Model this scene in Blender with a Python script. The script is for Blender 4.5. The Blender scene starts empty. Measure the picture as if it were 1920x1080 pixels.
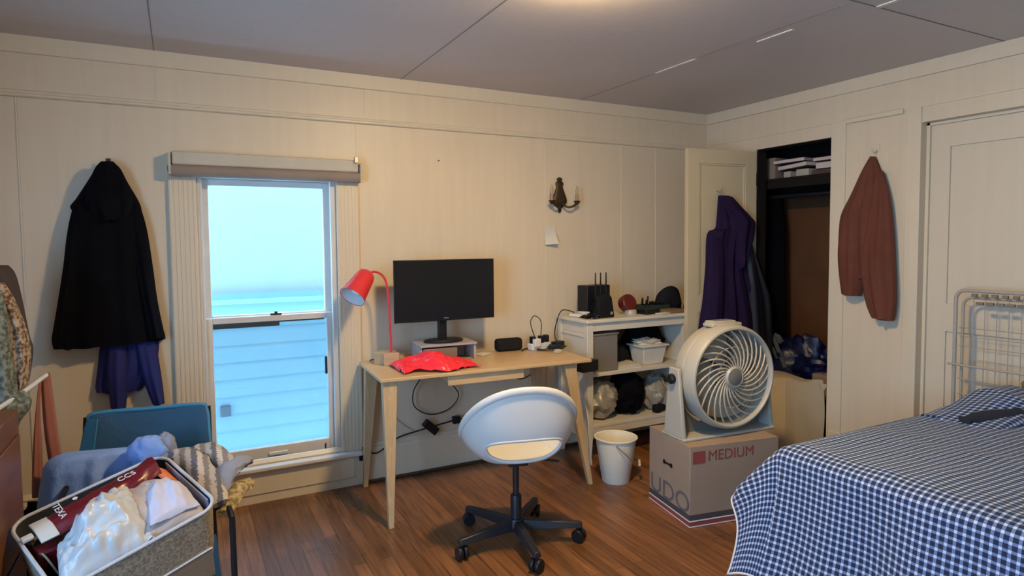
import bpy, bmesh, math, random
from mathutils import Vector, Matrix
random.seed(7)
PI = math.pi
sc = bpy.context.scene
COL = sc.collection

# ---------------------------------------------------------------- camera, world, light, exposure
YAW, PIT, ROL = .4834, .0539, -.0084
cy_, sy_ = math.cos(YAW), math.sin(YAW)
fw = Vector((sy_*math.cos(PIT), cy_*math.cos(PIT), -math.sin(PIT)))
rt = Vector((cy_, -sy_, 0)); up = rt.cross(fw)
r2 = math.cos(ROL)*rt + math.sin(ROL)*up; u2 = -math.sin(ROL)*rt + math.cos(ROL)*up
cam_d = bpy.data.cameras.new('camera'); cam = bpy.data.objects.new('camera', cam_d); COL.objects.link(cam)
cam.matrix_world = Matrix(((r2.x, u2.x, -fw.x, 0), (r2.y, u2.y, -fw.y, 0), (r2.z, u2.z, -fw.z, 1.4), (0, 0, 0, 1)))
cam_d.sensor_width = 36; cam_d.lens = 1185.8/1920*36; cam_d.shift_y = -21.4/1920; cam_d.clip_start = .02
sc.camera = cam
sc.view_settings.view_transform = 'Standard'; sc.view_settings.look = 'None'
sc.view_settings.gamma = 1; sc.view_settings.use_curve_mapping = False
sc.view_settings.exposure = 0.12
world = bpy.data.worlds.new('sky'); sc.world = world; world.use_nodes = True
bg = world.node_tree.nodes['Background']
bg.inputs[0].default_value = (.31, .60, 1.0, 1); bg.inputs[1].default_value = 17.0
LAMP_POS = (1.31, 1.86, 2.36); LAMP_COL = (1.0, .70, .33); LAMP_STR = 400.0
W, D, H = 3.605, 3.64, 2.36           # right wall x, back wall y, ceiling z
XL, YB = -1.35, -1.7                  # left wall x, wall behind the camera y

# ---------------------------------------------------------------- materials
def node_mat(name):
    m = bpy.data.materials.new(name); m.use_nodes = True
    return m, m.node_tree.nodes, m.node_tree.links, m.node_tree.nodes['Principled BSDF']
def mat(name, col, rough=.6, metal=0, var=.08, scale=8, bump=0, bscale=60, alpha=1, trans=0, sheen=0, coat=0, stretch=None, spec=.5):
    m, N, L, B = node_mat(name)
    c = tuple(col)+(1,)
    B.inputs['Roughness'].default_value = rough; B.inputs['Metallic'].default_value = metal
    B.inputs['Alpha'].default_value = alpha; B.inputs['Transmission Weight'].default_value = trans
    B.inputs['Specular IOR Level'].default_value = spec
    B.inputs['Sheen Weight'].default_value = sheen; B.inputs['Coat Weight'].default_value = coat
    tc = N.new('ShaderNodeTexCoord'); mp = N.new('ShaderNodeMapping'); L.new(tc.outputs['Object'], mp.inputs[0])
    if stretch: mp.inputs['Scale'].default_value = stretch
    nz = N.new('ShaderNodeTexNoise'); nz.inputs['Scale'].default_value = scale; nz.inputs['Detail'].default_value = 5
    L.new(mp.outputs[0], nz.inputs['Vector'])
    mr = N.new('ShaderNodeMapRange'); mr.inputs['From Min'].default_value = .25; mr.inputs['From Max'].default_value = .75
    mr.inputs['To Min'].default_value = 1-var; mr.inputs['To Max'].default_value = 1+var
    L.new(nz.outputs['Fac'], mr.inputs['Value'])
    vm = N.new('ShaderNodeVectorMath'); vm.operation = 'SCALE'; vm.inputs[0].default_value = col
    L.new(mr.outputs[0], vm.inputs['Scale']); L.new(vm.outputs[0], B.inputs['Base Color'])
    if bump:
        n2 = N.new('ShaderNodeTexNoise'); n2.inputs['Scale'].default_value = bscale; n2.inputs['Detail'].default_value = 3
        L.new(mp.outputs[0], n2.inputs['Vector'])
        b = N.new('ShaderNodeBump'); b.inputs['Strength'].default_value = bump; b.inputs['Distance'].default_value = .01
        L.new(n2.outputs['Fac'], b.inputs['Height']); L.new(b.outputs[0], B.inputs['Normal'])
    return m
def emit_mat(name, col, s):
    m, N, L, B = node_mat(name)
    B.inputs['Base Color'].default_value = (*col, 1); B.inputs['Emission Color'].default_value = (*col, 1)
    B.inputs['Emission Strength'].default_value = s
    return m
def wood_mat(name, c1, c2, rough=.4, grain=(1, 14, 14), scale=3):
    m, N, L, B = node_mat(name)
    tc = N.new('ShaderNodeTexCoord'); mp = N.new('ShaderNodeMapping'); mp.inputs['Scale'].default_value = grain
    nz = N.new('ShaderNodeTexNoise'); nz.inputs['Scale'].default_value = scale; nz.inputs['Detail'].default_value = 6; nz.inputs['Distortion'].default_value = .6
    cr = N.new('ShaderNodeValToRGB'); cr.color_ramp.elements[0].position = .3; cr.color_ramp.elements[1].position = .7
    cr.color_ramp.elements[0].color = (*c1, 1); cr.color_ramp.elements[1].color = (*c2, 1)
    L.new(tc.outputs['Object'], mp.inputs[0]); L.new(mp.outputs[0], nz.inputs['Vector']); L.new(nz.outputs['Fac'], cr.inputs[0]); L.new(cr.outputs[0], B.inputs['Base Color'])
    B.inputs['Roughness'].default_value = rough
    return m
def floor_mat():
    m, N, L, B = node_mat('oak strip floor')
    tc = N.new('ShaderNodeTexCoord'); mp = N.new('ShaderNodeMapping'); mp.inputs['Rotation'].default_value = (0, 0, PI/2)
    L.new(tc.outputs['Object'], mp.inputs[0])
    br = N.new('ShaderNodeTexBrick'); br.offset = .37; br.inputs['Scale'].default_value = 1
    br.inputs['Brick Width'].default_value = .9; br.inputs['Row Height'].default_value = .057; br.inputs['Mortar Size'].default_value = .0012
    br.inputs['Color1'].default_value = (.215, .088, .032, 1); br.inputs['Color2'].default_value = (.12, .048, .016, 1); br.inputs['Mortar'].default_value = (.03, .012, .005, 1)
    br.inputs['Bias'].default_value = 0
    L.new(mp.outputs[0], br.inputs['Vector'])
    m2 = N.new('ShaderNodeMapping'); m2.inputs['Scale'].default_value = (30, 1.5, 1); L.new(tc.outputs['Object'], m2.inputs[0])
    nz = N.new('ShaderNodeTexNoise'); nz.inputs['Scale'].default_value = 2.5; nz.inputs['Detail'].default_value = 8; L.new(m2.outputs[0], nz.inputs['Vector'])
    n3 = N.new('ShaderNodeTexNoise'); n3.inputs['Scale'].default_value = 2.2; n3.inputs['Detail'].default_value = 4; L.new(tc.outputs['Object'], n3.inputs['Vector'])
    mr = N.new('ShaderNodeMapRange'); mr.inputs['From Min'].default_value = .3; mr.inputs['From Max'].default_value = .7; mr.inputs['To Min'].default_value = .6; mr.inputs['To Max'].default_value = 1.4
    L.new(nz.outputs['Fac'], mr.inputs['Value'])
    mr2 = N.new('ShaderNodeMapRange'); mr2.inputs['From Min'].default_value = .3; mr2.inputs['From Max'].default_value = .7; mr2.inputs['To Min'].default_value = .8; mr2.inputs['To Max'].default_value = 1.25
    L.new(n3.outputs['Fac'], mr2.inputs['Value'])
    mu = N.new('ShaderNodeMath'); mu.operation = 'MULTIPLY'; L.new(mr.outputs[0], mu.inputs[0]); L.new(mr2.outputs[0], mu.inputs[1])
    vm = N.new('ShaderNodeVectorMath'); vm.operation = 'SCALE'; L.new(br.outputs['Color'], vm.inputs[0]); L.new(mu.outputs[0], vm.inputs['Scale'])
    L.new(vm.outputs[0], B.inputs['Base Color'])
    rr = N.new('ShaderNodeMapRange'); rr.inputs['To Min'].default_value = .2; rr.inputs['To Max'].default_value = .4; L.new(n3.outputs['Fac'], rr.inputs['Value']); L.new(rr.outputs[0], B.inputs['Roughness'])
    bp = N.new('ShaderNodeBump'); bp.inputs['Strength'].default_value = .10; bp.inputs['Distance'].default_value = .002; L.new(nz.outputs['Fac'], bp.inputs['Height']); L.new(bp.outputs[0], B.inputs['Normal'])
    return m
def wall_mat(name, col, rough=.45, var=.05):
    # painted board panelling: broad mottling and faint vertical brush marks
    m, N, L, B = node_mat(name)
    tc = N.new('ShaderNodeTexCoord')
    n1 = N.new('ShaderNodeTexNoise'); n1.inputs['Scale'].default_value = 1.7; n1.inputs['Detail'].default_value = 6; L.new(tc.outputs['Object'], n1.inputs['Vector'])
    mp = N.new('ShaderNodeMapping'); mp.inputs['Scale'].default_value = (18, 18, 1.2); L.new(tc.outputs['Object'], mp.inputs[0])
    n2 = N.new('ShaderNodeTexNoise'); n2.inputs['Scale'].default_value = 1.5; n2.inputs['Detail'].default_value = 4; L.new(mp.outputs[0], n2.inputs['Vector'])
    ad = N.new('ShaderNodeMath'); ad.operation = 'ADD'; L.new(n1.outputs['Fac'], ad.inputs[0]); L.new(n2.outputs['Fac'], ad.inputs[1])
    mr = N.new('ShaderNodeMapRange'); mr.inputs['From Min'].default_value = .6; mr.inputs['From Max'].default_value = 1.4; mr.inputs['To Min'].default_value = 1-var; mr.inputs['To Max'].default_value = 1+var
    L.new(ad.outputs[0], mr.inputs['Value'])
    vm = N.new('ShaderNodeVectorMath'); vm.operation = 'SCALE'; vm.inputs[0].default_value = col; L.new(mr.outputs[0], vm.inputs['Scale']); L.new(vm.outputs[0], B.inputs['Base Color'])
    B.inputs['Roughness'].default_value = rough
    bp = N.new('ShaderNodeBump'); bp.inputs['Strength'].default_value = .06; bp.inputs['Distance'].default_value = .004; L.new(n2.outputs['Fac'], bp.inputs['Height']); L.new(bp.outputs[0], B.inputs['Normal'])
    return m
def gingham_mat():
    m, N, L, B = node_mat('blue gingham')
    uv = N.new('ShaderNodeUVMap'); sp = N.new('ShaderNodeSeparateXYZ'); L.new(uv.outputs[0], sp.inputs[0])
    outs = []
    for ax in ('X', 'Y'):
        a = N.new('ShaderNodeMath'); a.operation = 'MULTIPLY'; a.inputs[1].default_value = 1/.0232; L.new(sp.outputs[ax], a.inputs[0])
        f = N.new('ShaderNodeMath'); f.operation = 'FRACT'; L.new(a.outputs[0], f.inputs[0])
        g = N.new('ShaderNodeMath'); g.operation = 'LESS_THAN'; g.inputs[1].default_value = .62; L.new(f.outputs[0], g.inputs[0]); outs.append(g)
    s = N.new('ShaderNodeMath'); s.operation = 'ADD'; L.new(outs[0].outputs[0], s.inputs[0]); L.new(outs[1].outputs[0], s.inputs[1])
    h = N.new('ShaderNodeMath'); h.operation = 'MULTIPLY'; h.inputs[1].default_value = .5; L.new(s.outputs[0], h.inputs[0])
    cr = N.new('ShaderNodeValToRGB'); cr.color_ramp.interpolation = 'CONSTANT'
    cr.color_ramp.elements[0].color = (.53, .58, .66, 1); cr.color_ramp.elements[1].position = .9; cr.color_ramp.elements[1].color = (.008, .014, .045, 1)
    e = cr.color_ramp.elements.new(.4); e.color = (.12, .18, .35, 1)
    L.new(h.outputs[0], cr.inputs[0]); L.new(cr.outputs[0], B.inputs['Base Color']); B.inputs['Roughness'].default_value = .9
    B.inputs['Sheen Weight'].default_value = .1
    return m
def stripe_mat(name, cols, scale=18, axis='X', rough=.9):
    m, N, L, B = node_mat(name)
    tc = N.new('ShaderNodeTexCoord'); sp = N.new('ShaderNodeSeparateXYZ'); L.new(tc.outputs['Object'], sp.inputs[0])
    nz = N.new('ShaderNodeTexNoise'); nz.inputs['Scale'].default_value = 30
    a = N.new('ShaderNodeMath'); a.operation = 'MULTIPLY'; a.inputs[1].default_value = scale; L.new(sp.outputs[axis], a.inputs[0])
    nm = N.new('ShaderNodeMath'); nm.operation = 'MULTIPLY'; nm.inputs[1].default_value = .35; L.new(nz.outputs['Fac'], nm.inputs[0])
    ad = N.new('ShaderNodeMath'); ad.operation = 'ADD'; L.new(a.outputs[0], ad.inputs[0]); L.new(nm.outputs[0], ad.inputs[1])
    f = N.new('ShaderNodeMath'); f.operation = 'FRACT'; L.new(ad.outputs[0], f.inputs[0])
    cr = N.new('ShaderNodeValToRGB'); cr.color_ramp.interpolation = 'CONSTANT'
    cr.color_ramp.elements[0].color = (*cols[0], 1)
    cr.color_ramp.elements[1].position = 1/len(cols); cr.color_ramp.elements[1].color = (*cols[1], 1)
    for i in range(2, len(cols)):
        e = cr.color_ramp.elements.new(i/len(cols)); e.color = (*cols[i], 1)
    L.new(f.outputs[0], cr.inputs[0]); L.new(cr.outputs[0], B.inputs['Base Color']); B.inputs['Roughness'].default_value = rough
    return m
def siding_mat():
    m, N, L, B = node_mat('pale blue siding paint')
    tc = N.new('ShaderNodeTexCoord'); nz = N.new('ShaderNodeTexNoise'); nz.inputs['Scale'].default_value = 3; L.new(tc.outputs['Object'], nz.inputs['Vector'])
    cr = N.new('ShaderNodeValToRGB'); cr.color_ramp.elements[0].color = (.13, .23, .24, 1); cr.color_ramp.elements[1].color = (.145, .25, .26, 1)
    L.new(nz.outputs['Fac'], cr.inputs[0]); L.new(cr.outputs[0], B.inputs['Base Color']); B.inputs['Roughness'].default_value = .8
    return m
def speckle_mat(name, c1, c2, c3, scale=90, rough=.95):
    m, N, L, B = node_mat(name)
    tc = N.new('ShaderNodeTexCoord'); nz = N.new('ShaderNodeTexNoise'); nz.inputs['Scale'].default_value = scale; nz.inputs['Detail'].default_value = 2
    L.new(tc.outputs['Object'], nz.inputs['Vector'])
    cr = N.new('ShaderNodeValToRGB'); cr.color_ramp.elements[0].position = .38; cr.color_ramp.elements[0].color = (*c1, 1)
    cr.color_ramp.elements[1].position = .62; cr.color_ramp.elements[1].color = (*c3, 1); e = cr.color_ramp.elements.new(.5); e.color = (*c2, 1)
    L.new(nz.outputs['Fac'], cr.inputs[0]); L.new(cr.outputs[0], B.inputs['Base Color']); B.inputs['Roughness'].default_value = rough
    return m

M = dict(
 riser=mat('pale grey lilac board', (.36, .335, .35), .5),
 wall=wall_mat('cream painted boards', (.66, .55, .40)),
 trim=wall_mat('cream trim paint', (.67, .57, .42), .4, .04),
 wtrim=mat('white sash paint', (.64, .60, .55), .4, var=.05),
 ceil=wall_mat('grey ceiling paint', (.57, .52, .50), .5, .04),
 floor=floor_mat(),
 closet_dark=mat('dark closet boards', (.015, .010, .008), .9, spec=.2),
 closet_panel=wood_mat('brown hardboard', (.11, .040, .012), (.145, .056, .018), .6, (3, 1, 1)),
 door=mat('cream door paint', (.62, .50, .31), .35, var=.05, scale=3),
 door2=wall_mat('pale door paint', (.64, .55, .42), .4, .04),
 house=siding_mat(), house_up=mat('white house boards', (.20, .22, .20), .8, var=.03),
 vent=mat('grey vent', (.03, .05, .06), .6), screen=mat('insect screen mesh', (.10, .11, .12), .7, alpha=.32),
 birch=wood_mat('pale ash veneer', (.50, .335, .17), (.60, .42, .235), .35, (2, 18, 18)),
 birch_leg=wood_mat('ash leg', (.44, .30, .155), (.54, .38, .21), .4, (18, 18, 2)),
 black=mat('black plastic', (.009, .009, .011), .4, var=.2, spec=.3), blackmat=mat('matt black', (.007, .007, .009), .8, spec=.2),
 screenb=mat('switched off screen', (.006, .006, .008), .22),
 dkmetal=mat('dark powder metal', (.02, .02, .024), .4, .2),
 white=mat('white plastic', (.66, .64, .60), .35, var=.03), white2=mat('warm white plastic', (.66, .62, .54), .35, var=.04),
 red=mat('red lacquer', (.62, .035, .04), .3), redin=mat('lamp inner white', (.75, .76, .78), .4),
 redbag=mat('red polythene', (.88, .03, .05), .28, bump=.3, bscale=25),
 bulb=mat('white bulb glass', (.8, .8, .8), .2),
 oakblock=wood_mat('beech block', (.42, .28, .15), (.50, .35, .20), .5, (2, 2, 12)),
 shelf=mat('white painted shelf wood', (.66, .60, .49), .45, var=.05),
 felt=speckle_mat('grey brown felt', (.22, .185, .13), (.31, .26, .19), (.41, .35, .26), 120),
 feltband=mat('brown felt band', (.24, .18, .12), .9, bump=.3, bscale=200),
 rim=mat('pale binding tape', (.55, .56, .60), .7, bump=.3, bscale=150), lining=mat('dark lining', (.03, .028, .032), .9), lining2=mat('grey blue lining', (.26, .29, .40), .9),
 plasticbag=mat('thin white polythene', (.60, .62, .64), .3, bump=.5, bscale=22, alpha=.93),
 pinkcloth=mat('pale pink beige cotton', (.50, .42, .39), .85, bump=.4, bscale=40),
 lilac=mat('pale lilac cotton', (.55, .55, .68), .85, bump=.4, bscale=40),
 maroon=mat('maroon foil bag', (.14, .008, .014), .3, bump=.3, bscale=20), orange=mat('orange plastic', (.75, .22, .08), .5),
 peri=mat('periwinkle canvas', (.24, .40, .85), .85, var=.12, bump=.3, bscale=60),
 teal=mat('teal nylon', (.004, .062, .15), .6, var=.12, bump=.25, bscale=30), teal2=mat('teal binding', (.03, .20, .36), .6),
 coat=mat('black wool', (.0032, .0032, .005), .95, var=.3, spec=.1), navy=mat('royal blue fleece', (.008, .012, .12), .8, var=.15),
 purple=mat('dark purple fleece', (.017, .008, .034), .9, var=.15, spec=.15), bjack=mat('black nylon', (.008, .008, .013), .5),
 rust=mat('rust cotton', (.12, .033, .017), .9, var=.12, bump=.2, bscale=80),
 rack1=mat('dark brown jacket', (.055, .035, .028), .85), tweed=speckle_mat('brown tweed knit', (.10, .055, .03), (.30, .19, .12), (.46, .36, .26), 70),
 sage=speckle_mat('sage green knit', (.075, .085, .065), (.15, .165, .13), (.24, .255, .21), 60), rose=mat('dusty rose cotton', (.33, .115, .085), .85, var=.12),
 ochre=speckle_mat('ochre knit', (.22, .15, .06), (.40, .30, .14), (.52, .42, .25), 60),
 stripes=stripe_mat('striped knit', [(.42, .40, .40), (.12, .13, .18), (.55, .50, .46), (.22, .20, .20)], 13),
 chest=wood_mat('orange brown wood', (.13, .045, .014), (.20, .075, .025), .35, (1, 1, 8)),
 card=mat('cardboard', (.30, .215, .155), .8, var=.06, bump=.1, bscale=90), card_in=mat('cardboard dark', (.20, .12, .06), .8),
 inkred=mat('red print', (.24, .05, .04), .8), inkdark=mat('dark print', (.06, .05, .055), .8), inkgrey=mat('grey print', (.11, .10, .11), .8), inkwhite=mat('white print', (.72, .68, .68), .7),
 fanw=mat('fan white plastic', (.40, .37, .31), .4, var=.04), fanrib=mat('fan grille plastic', (.50, .42, .31), .45), fang=mat('fan grey plastic', (.17, .155, .135), .5), blade=mat('beige fan blade', (.42, .36, .27), .4),
 bucket=mat('cream enamel', (.82, .76, .62), .3, var=.03), wire=mat('grey wire', (.35, .33, .30), .4, .6),
 brass=mat('aged bronze', (.055, .038, .018), .45, .5, var=.4, scale=60), candle=mat('ivory candle tube', (.38, .22, .11), .6), flame=mat('clear flame bulb', (.55, .42, .26), .15, trans=.3),
 paper=mat('white paper', (.62, .57, .48), .8), book1=mat('pale book page edges', (.66, .54, .48), .8), book2=mat('dark book cover', (.10, .05, .045), .6), book3=mat('cream box', (.50, .43, .33), .7),
 ginghamm=gingham_mat(), hem=mat('white hem', (.66, .66, .68), .9), mattress=mat('mattress ticking', (.55, .53, .5), .9), bedframe=wood_mat('dark bed rail', (.05, .025, .012), (.07, .035, .018), .5),
 navycloth_shade=mat('navy roll', (.012, .016, .028), .9),  # dark cloth tone, also painted in as shade under the folded bedding
 rackw=mat('white coated wire', (.38, .34, .29), .4, var=.03), rackclip=mat('brown rack clip', (.20, .155, .115), .6),
 bluebag=mat('blue woven polythene', (.004, .008, .055), .4, var=.3, bump=.5, bscale=18), bagstrap=mat('pale bag strap', (.09, .10, .13), .6),
 cream=mat('cream canvas', (.52, .43, .29), .85, var=.06, bump=.3, bscale=10), greybox=mat('grey translucent plastic', (.20, .18, .16), .35, var=.06), smoke=mat('clear bag plastic', (.34, .31, .26), .3, bump=.35, bscale=14, var=.35),
 redmug=mat('red tin', (.11, .010, .008), .35), yellow=mat('olive green foam', (.12, .12, .05), .9), greenp=mat('dark green plastic', (.02, .035, .03), .5),
 blind=mat('cream blind fabric', (.52, .47, .38), .8), blindb=mat('brown blind roll', (.26, .20, .16), .8),
 steel=mat('brushed steel', (.5, .5, .5), .35, .9), cabw=mat('white cable', (.55, .53, .50), .5),
)
glass_m, gN, gL, gB = node_mat('window glass'); gB.inputs['Roughness'].default_value = 0
tr = gN.new('ShaderNodeBsdfTransparent'); gl = gN.new('ShaderNodeBsdfGlossy'); gl.inputs['Roughness'].default_value = .02; mx = gN.new('ShaderNodeMixShader'); mx.inputs[0].default_value = .05
gL.new(tr.outputs[0], mx.inputs[1]); gL.new(gl.outputs[0], mx.inputs[2]); gL.new(mx.outputs[0], gN['Material Output'].inputs[0]); M['glass'] = glass_m
def portal(loc, rot, sx, sy):
    l = bpy.data.lights.new('daylight_portal', 'AREA'); l.shape = 'RECTANGLE'; l.size = sx; l.size_y = sy; l.cycles.is_portal = True
    o = bpy.data.objects.new('daylight_portal', l); COL.objects.link(o); o.location = loc; o.rotation_euler = rot
portal((.4375, D+.16, .985), (-PI/2, 0, 0), .72, 1.57)
portal((XL-.12, .2, 1.25), (0, -PI/2, 0), 1.5, 2.0)

# ---------------------------------------------------------------- mesh helpers
class MB:
    def __init__(s): s.v = []; s.f = []; s.uv = None
    def add(s, vs, fs):
        o = len(s.v); s.v += [tuple(v) for v in vs]; s.f += [tuple(i+o for i in f) for f in fs]; return s
    def box(s, c, d, rz=0, R=None):
        a, b, e = d[0]/2, d[1]/2, d[2]/2
        vs = [Vector((x, y, z)) for z in (-e, e) for y in (-b, b) for x in (-a, a)]
        Rm = R if R else Matrix.Rotation(rz, 3, 'Z')
        return s.add([Rm @ v + Vector(c) for v in vs], [(0, 2, 3, 1), (4, 5, 7, 6), (0, 1, 5, 4), (1, 3, 7, 5), (3, 2, 6, 7), (2, 0, 4, 6)])
    def bx(s, x0, x1, y0, y1, z0, z1): return s.box(((x0+x1)/2, (y0+y1)/2, (z0+z1)/2), (x1-x0, y1-y0, z1-z0))
    def tube(s, pts, r, n=8, r1=None):
        pts = [Vector(p) for p in pts]; k = len(pts); vs = []; prev = None
        for i, p in enumerate(pts):
            t = (pts[min(i+1, k-1)]-pts[max(i-1, 0)]).normalized()
            a = prev if prev else (Vector((0, 0, 1)) if abs(t.z) < .9 else Vector((1, 0, 0)))
            x = (a - t*a.dot(t)).normalized(); y = t.cross(x); prev = x
            rr = r if r1 is None else r+(r1-r)*i/(k-1)
            vs += [p + x*rr*math.cos(2*PI*j/n) + y*rr*math.sin(2*PI*j/n) for j in range(n)]
        fs = [(i*n+j, i*n+(j+1) % n, (i+1)*n+(j+1) % n, (i+1)*n+j) for i in range(k-1) for j in range(n)]
        fs += [tuple(range(n))[::-1], tuple((k-1)*n+j for j in range(n))]
        return s.add(vs, fs)
    def frustum(s, a, b, da, db, rz=0):
        # tapered square post from centre a (size da) to centre b (size db)
        vs = []
        for c, d in ((a, da), (b, db)):
            for x, y in ((-1, -1), (1, -1), (1, 1), (-1, 1)):
                q = Matrix.Rotation(rz, 3, 'Z') @ Vector((x*d[0]/2, y*d[1]/2, 0)); vs.append(q+Vector(c))
        return s.add(vs, [(0, 1, 2, 3), (7, 6, 5, 4), (0, 4, 5, 1), (1, 5, 6, 2), (2, 6, 7, 3), (3, 7, 4, 0)])
    def lathe(s, prof, n=40, mtx=None, close=False):
        # prof [(r,z)] about local z; mtx optional 4x4
        mtx = mtx or Matrix(); vs = []
        for r, z in prof: vs += [mtx @ Vector((r*math.cos(2*PI*j/n), r*math.sin(2*PI*j/n), z)) for j in range(n)]
        k = len(prof); rng = range(k) if close else range(k-1)
        fs = [(i*n+j, i*n+(j+1) % n, ((i+1) % k)*n+(j+1) % n, ((i+1) % k)*n+j) for i in rng for j in range(n)]
        if not close:
            if prof[0][0] > 1e-4: fs.append(tuple(range(n))[::-1])
            if prof[-1][0] > 1e-4: fs.append(tuple((k-1)*n+j for j in range(n)))
        return s.add(vs, fs)
    def prism(s, poly, h0, h1, mtx=None):
        mtx = mtx or Matrix(); n = len(poly)
        vs = [mtx @ Vector((x, y, h0)) for x, y in poly] + [mtx @ Vector((x, y, h1)) for x, y in poly]
        return s.add(vs, [tuple(range(n))[::-1], tuple(range(n, 2*n))] + [(i, (i+1) % n, n+(i+1) % n, n+i) for i in range(n)])
    def slab(s, fn, nu, nv, th):
        # closed sheet: fn(u,v)->Vector, thickness th along the surface normal
        P = [[Vector(fn(i/nu, j/nv)) for j in range(nv+1)] for i in range(nu+1)]
        Nn = []
        for i in range(nu+1):
            row = []
            for j in range(nv+1):
                a = P[min(i+1, nu)][j]-P[max(i-1, 0)][j]; b = P[i][min(j+1, nv)]-P[i][max(j-1, 0)]
                c = a.cross(b); row.append(c.normalized() if c.length > 1e-12 else Vector((0, 0, 1)))
            Nn.append(row)
        m = (nu+1)*(nv+1); vs = [P[i][j] for i in range(nu+1) for j in range(nv+1)] + [P[i][j]-Nn[i][j]*th for i in range(nu+1) for j in range(nv+1)]
        I = lambda i, j: i*(nv+1)+j
        fs = []
        for i in range(nu):
            for j in range(nv):
                q = (I(i, j), I(i+1, j), I(i+1, j+1), I(i, j+1)); fs += [q, tuple(m+k for k in q[::-1])]
        for i in range(nu): fs += [(I(i+1, 0), I(i, 0), m+I(i, 0), m+I(i+1, 0)), (I(i, nv), I(i+1, nv), m+I(i+1, nv), m+I(i, nv))]
        for j in range(nv): fs += [(I(0, j), I(0, j+1), m+I(0, j+1), m+I(0, j)), (I(nu, j+1), I(nu, j), m+I(nu, j), m+I(nu, j+1))]
        return s.add(vs, fs)
    def build(s, name, m, parent=None, bevel=0, smooth=True, sub=0, off=(0, 0, 0), seg=2):
        me = bpy.data.meshes.new(name); o3 = Vector(off)
        me.from_pydata([Vector(v)-o3 for v in s.v], [], s.f); me.update()
        bm = bmesh.new(); bm.from_mesh(me); bmesh.ops.recalc_face_normals(bm, faces=bm.faces); bm.to_mesh(me); bm.free()
        me.materials.append(M[m] if isinstance(m, str) else m)
        o = bpy.data.objects.new(name, me); COL.objects.link(o)
        if parent: o.parent = parent
        else: o.location = off
        if smooth:
            for p in me.polygons: p.use_smooth = True
            if not sub:
                me.set_sharp_from_angle(angle=math.radians(38))
        if bevel:
            b = o.modifiers.new('bevel', 'BEVEL'); b.width = bevel; b.segments = seg; b.limit_method = 'ANGLE'
        if sub:
            q = o.modifiers.new('sub', 'SUBSURF'); q.levels = sub; q.render_levels = sub
        return o
def thing(name, label, cat, loc=(0, 0, 0), rz=0, group=None):
    o = bpy.data.objects.new(name, None); COL.objects.link(o); o.location = loc; o.rotation_euler = (0, 0, rz)
    o['label'] = label; o['category'] = cat; o.empty_display_size = .1
    if group: o['group'] = group
    return o
def tag(o, label, cat, group=None):
    o['label'] = label; o['category'] = cat
    if group: o['group'] = group
    return o
def struct(o): o['kind'] = 'structure'; return o
def wpart(name, mb, m, parent, **k):
    # part authored in world coordinates under an unrotated thing
    return mb.build(name, m, parent, off=parent.location, **k)
def smooth_path(pts, n=8):
    pts = [Vector(p) for p in pts]; out = []
    for i in range(len(pts)-1):
        p0, p1, p2, p3 = pts[max(i-1, 0)], pts[i], pts[i+1], pts[min(i+2, len(pts)-1)]
        for k in range(n):
            t = k/n; out.append(.5*((2*p1)+(p2-p0)*t+(2*p0-5*p1+4*p2-p3)*t*t+(3*p1-p0-3*p2+p3)*t*t*t))
    out.append(pts[-1]); return out
def text(name, body, size, m, parent, mtx, depth=.0006, align='LEFT'):
    c = bpy.data.curves.new(name, 'FONT'); c.body = body; c.size = size; c.extrude = depth; c.align_x = align
    c.materials.append(M[m]); t = bpy.data.objects.new(name, c); COL.objects.link(t); bpy.context.view_layer.update()
    me = bpy.data.meshes.new_from_object(t.evaluated_get(bpy.context.evaluated_depsgraph_get())); bpy.data.objects.remove(t); bpy.data.curves.remove(c)
    o = bpy.data.objects.new(name, me); COL.objects.link(o); o.parent = parent; o.matrix_local = mtx
    return o
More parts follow.
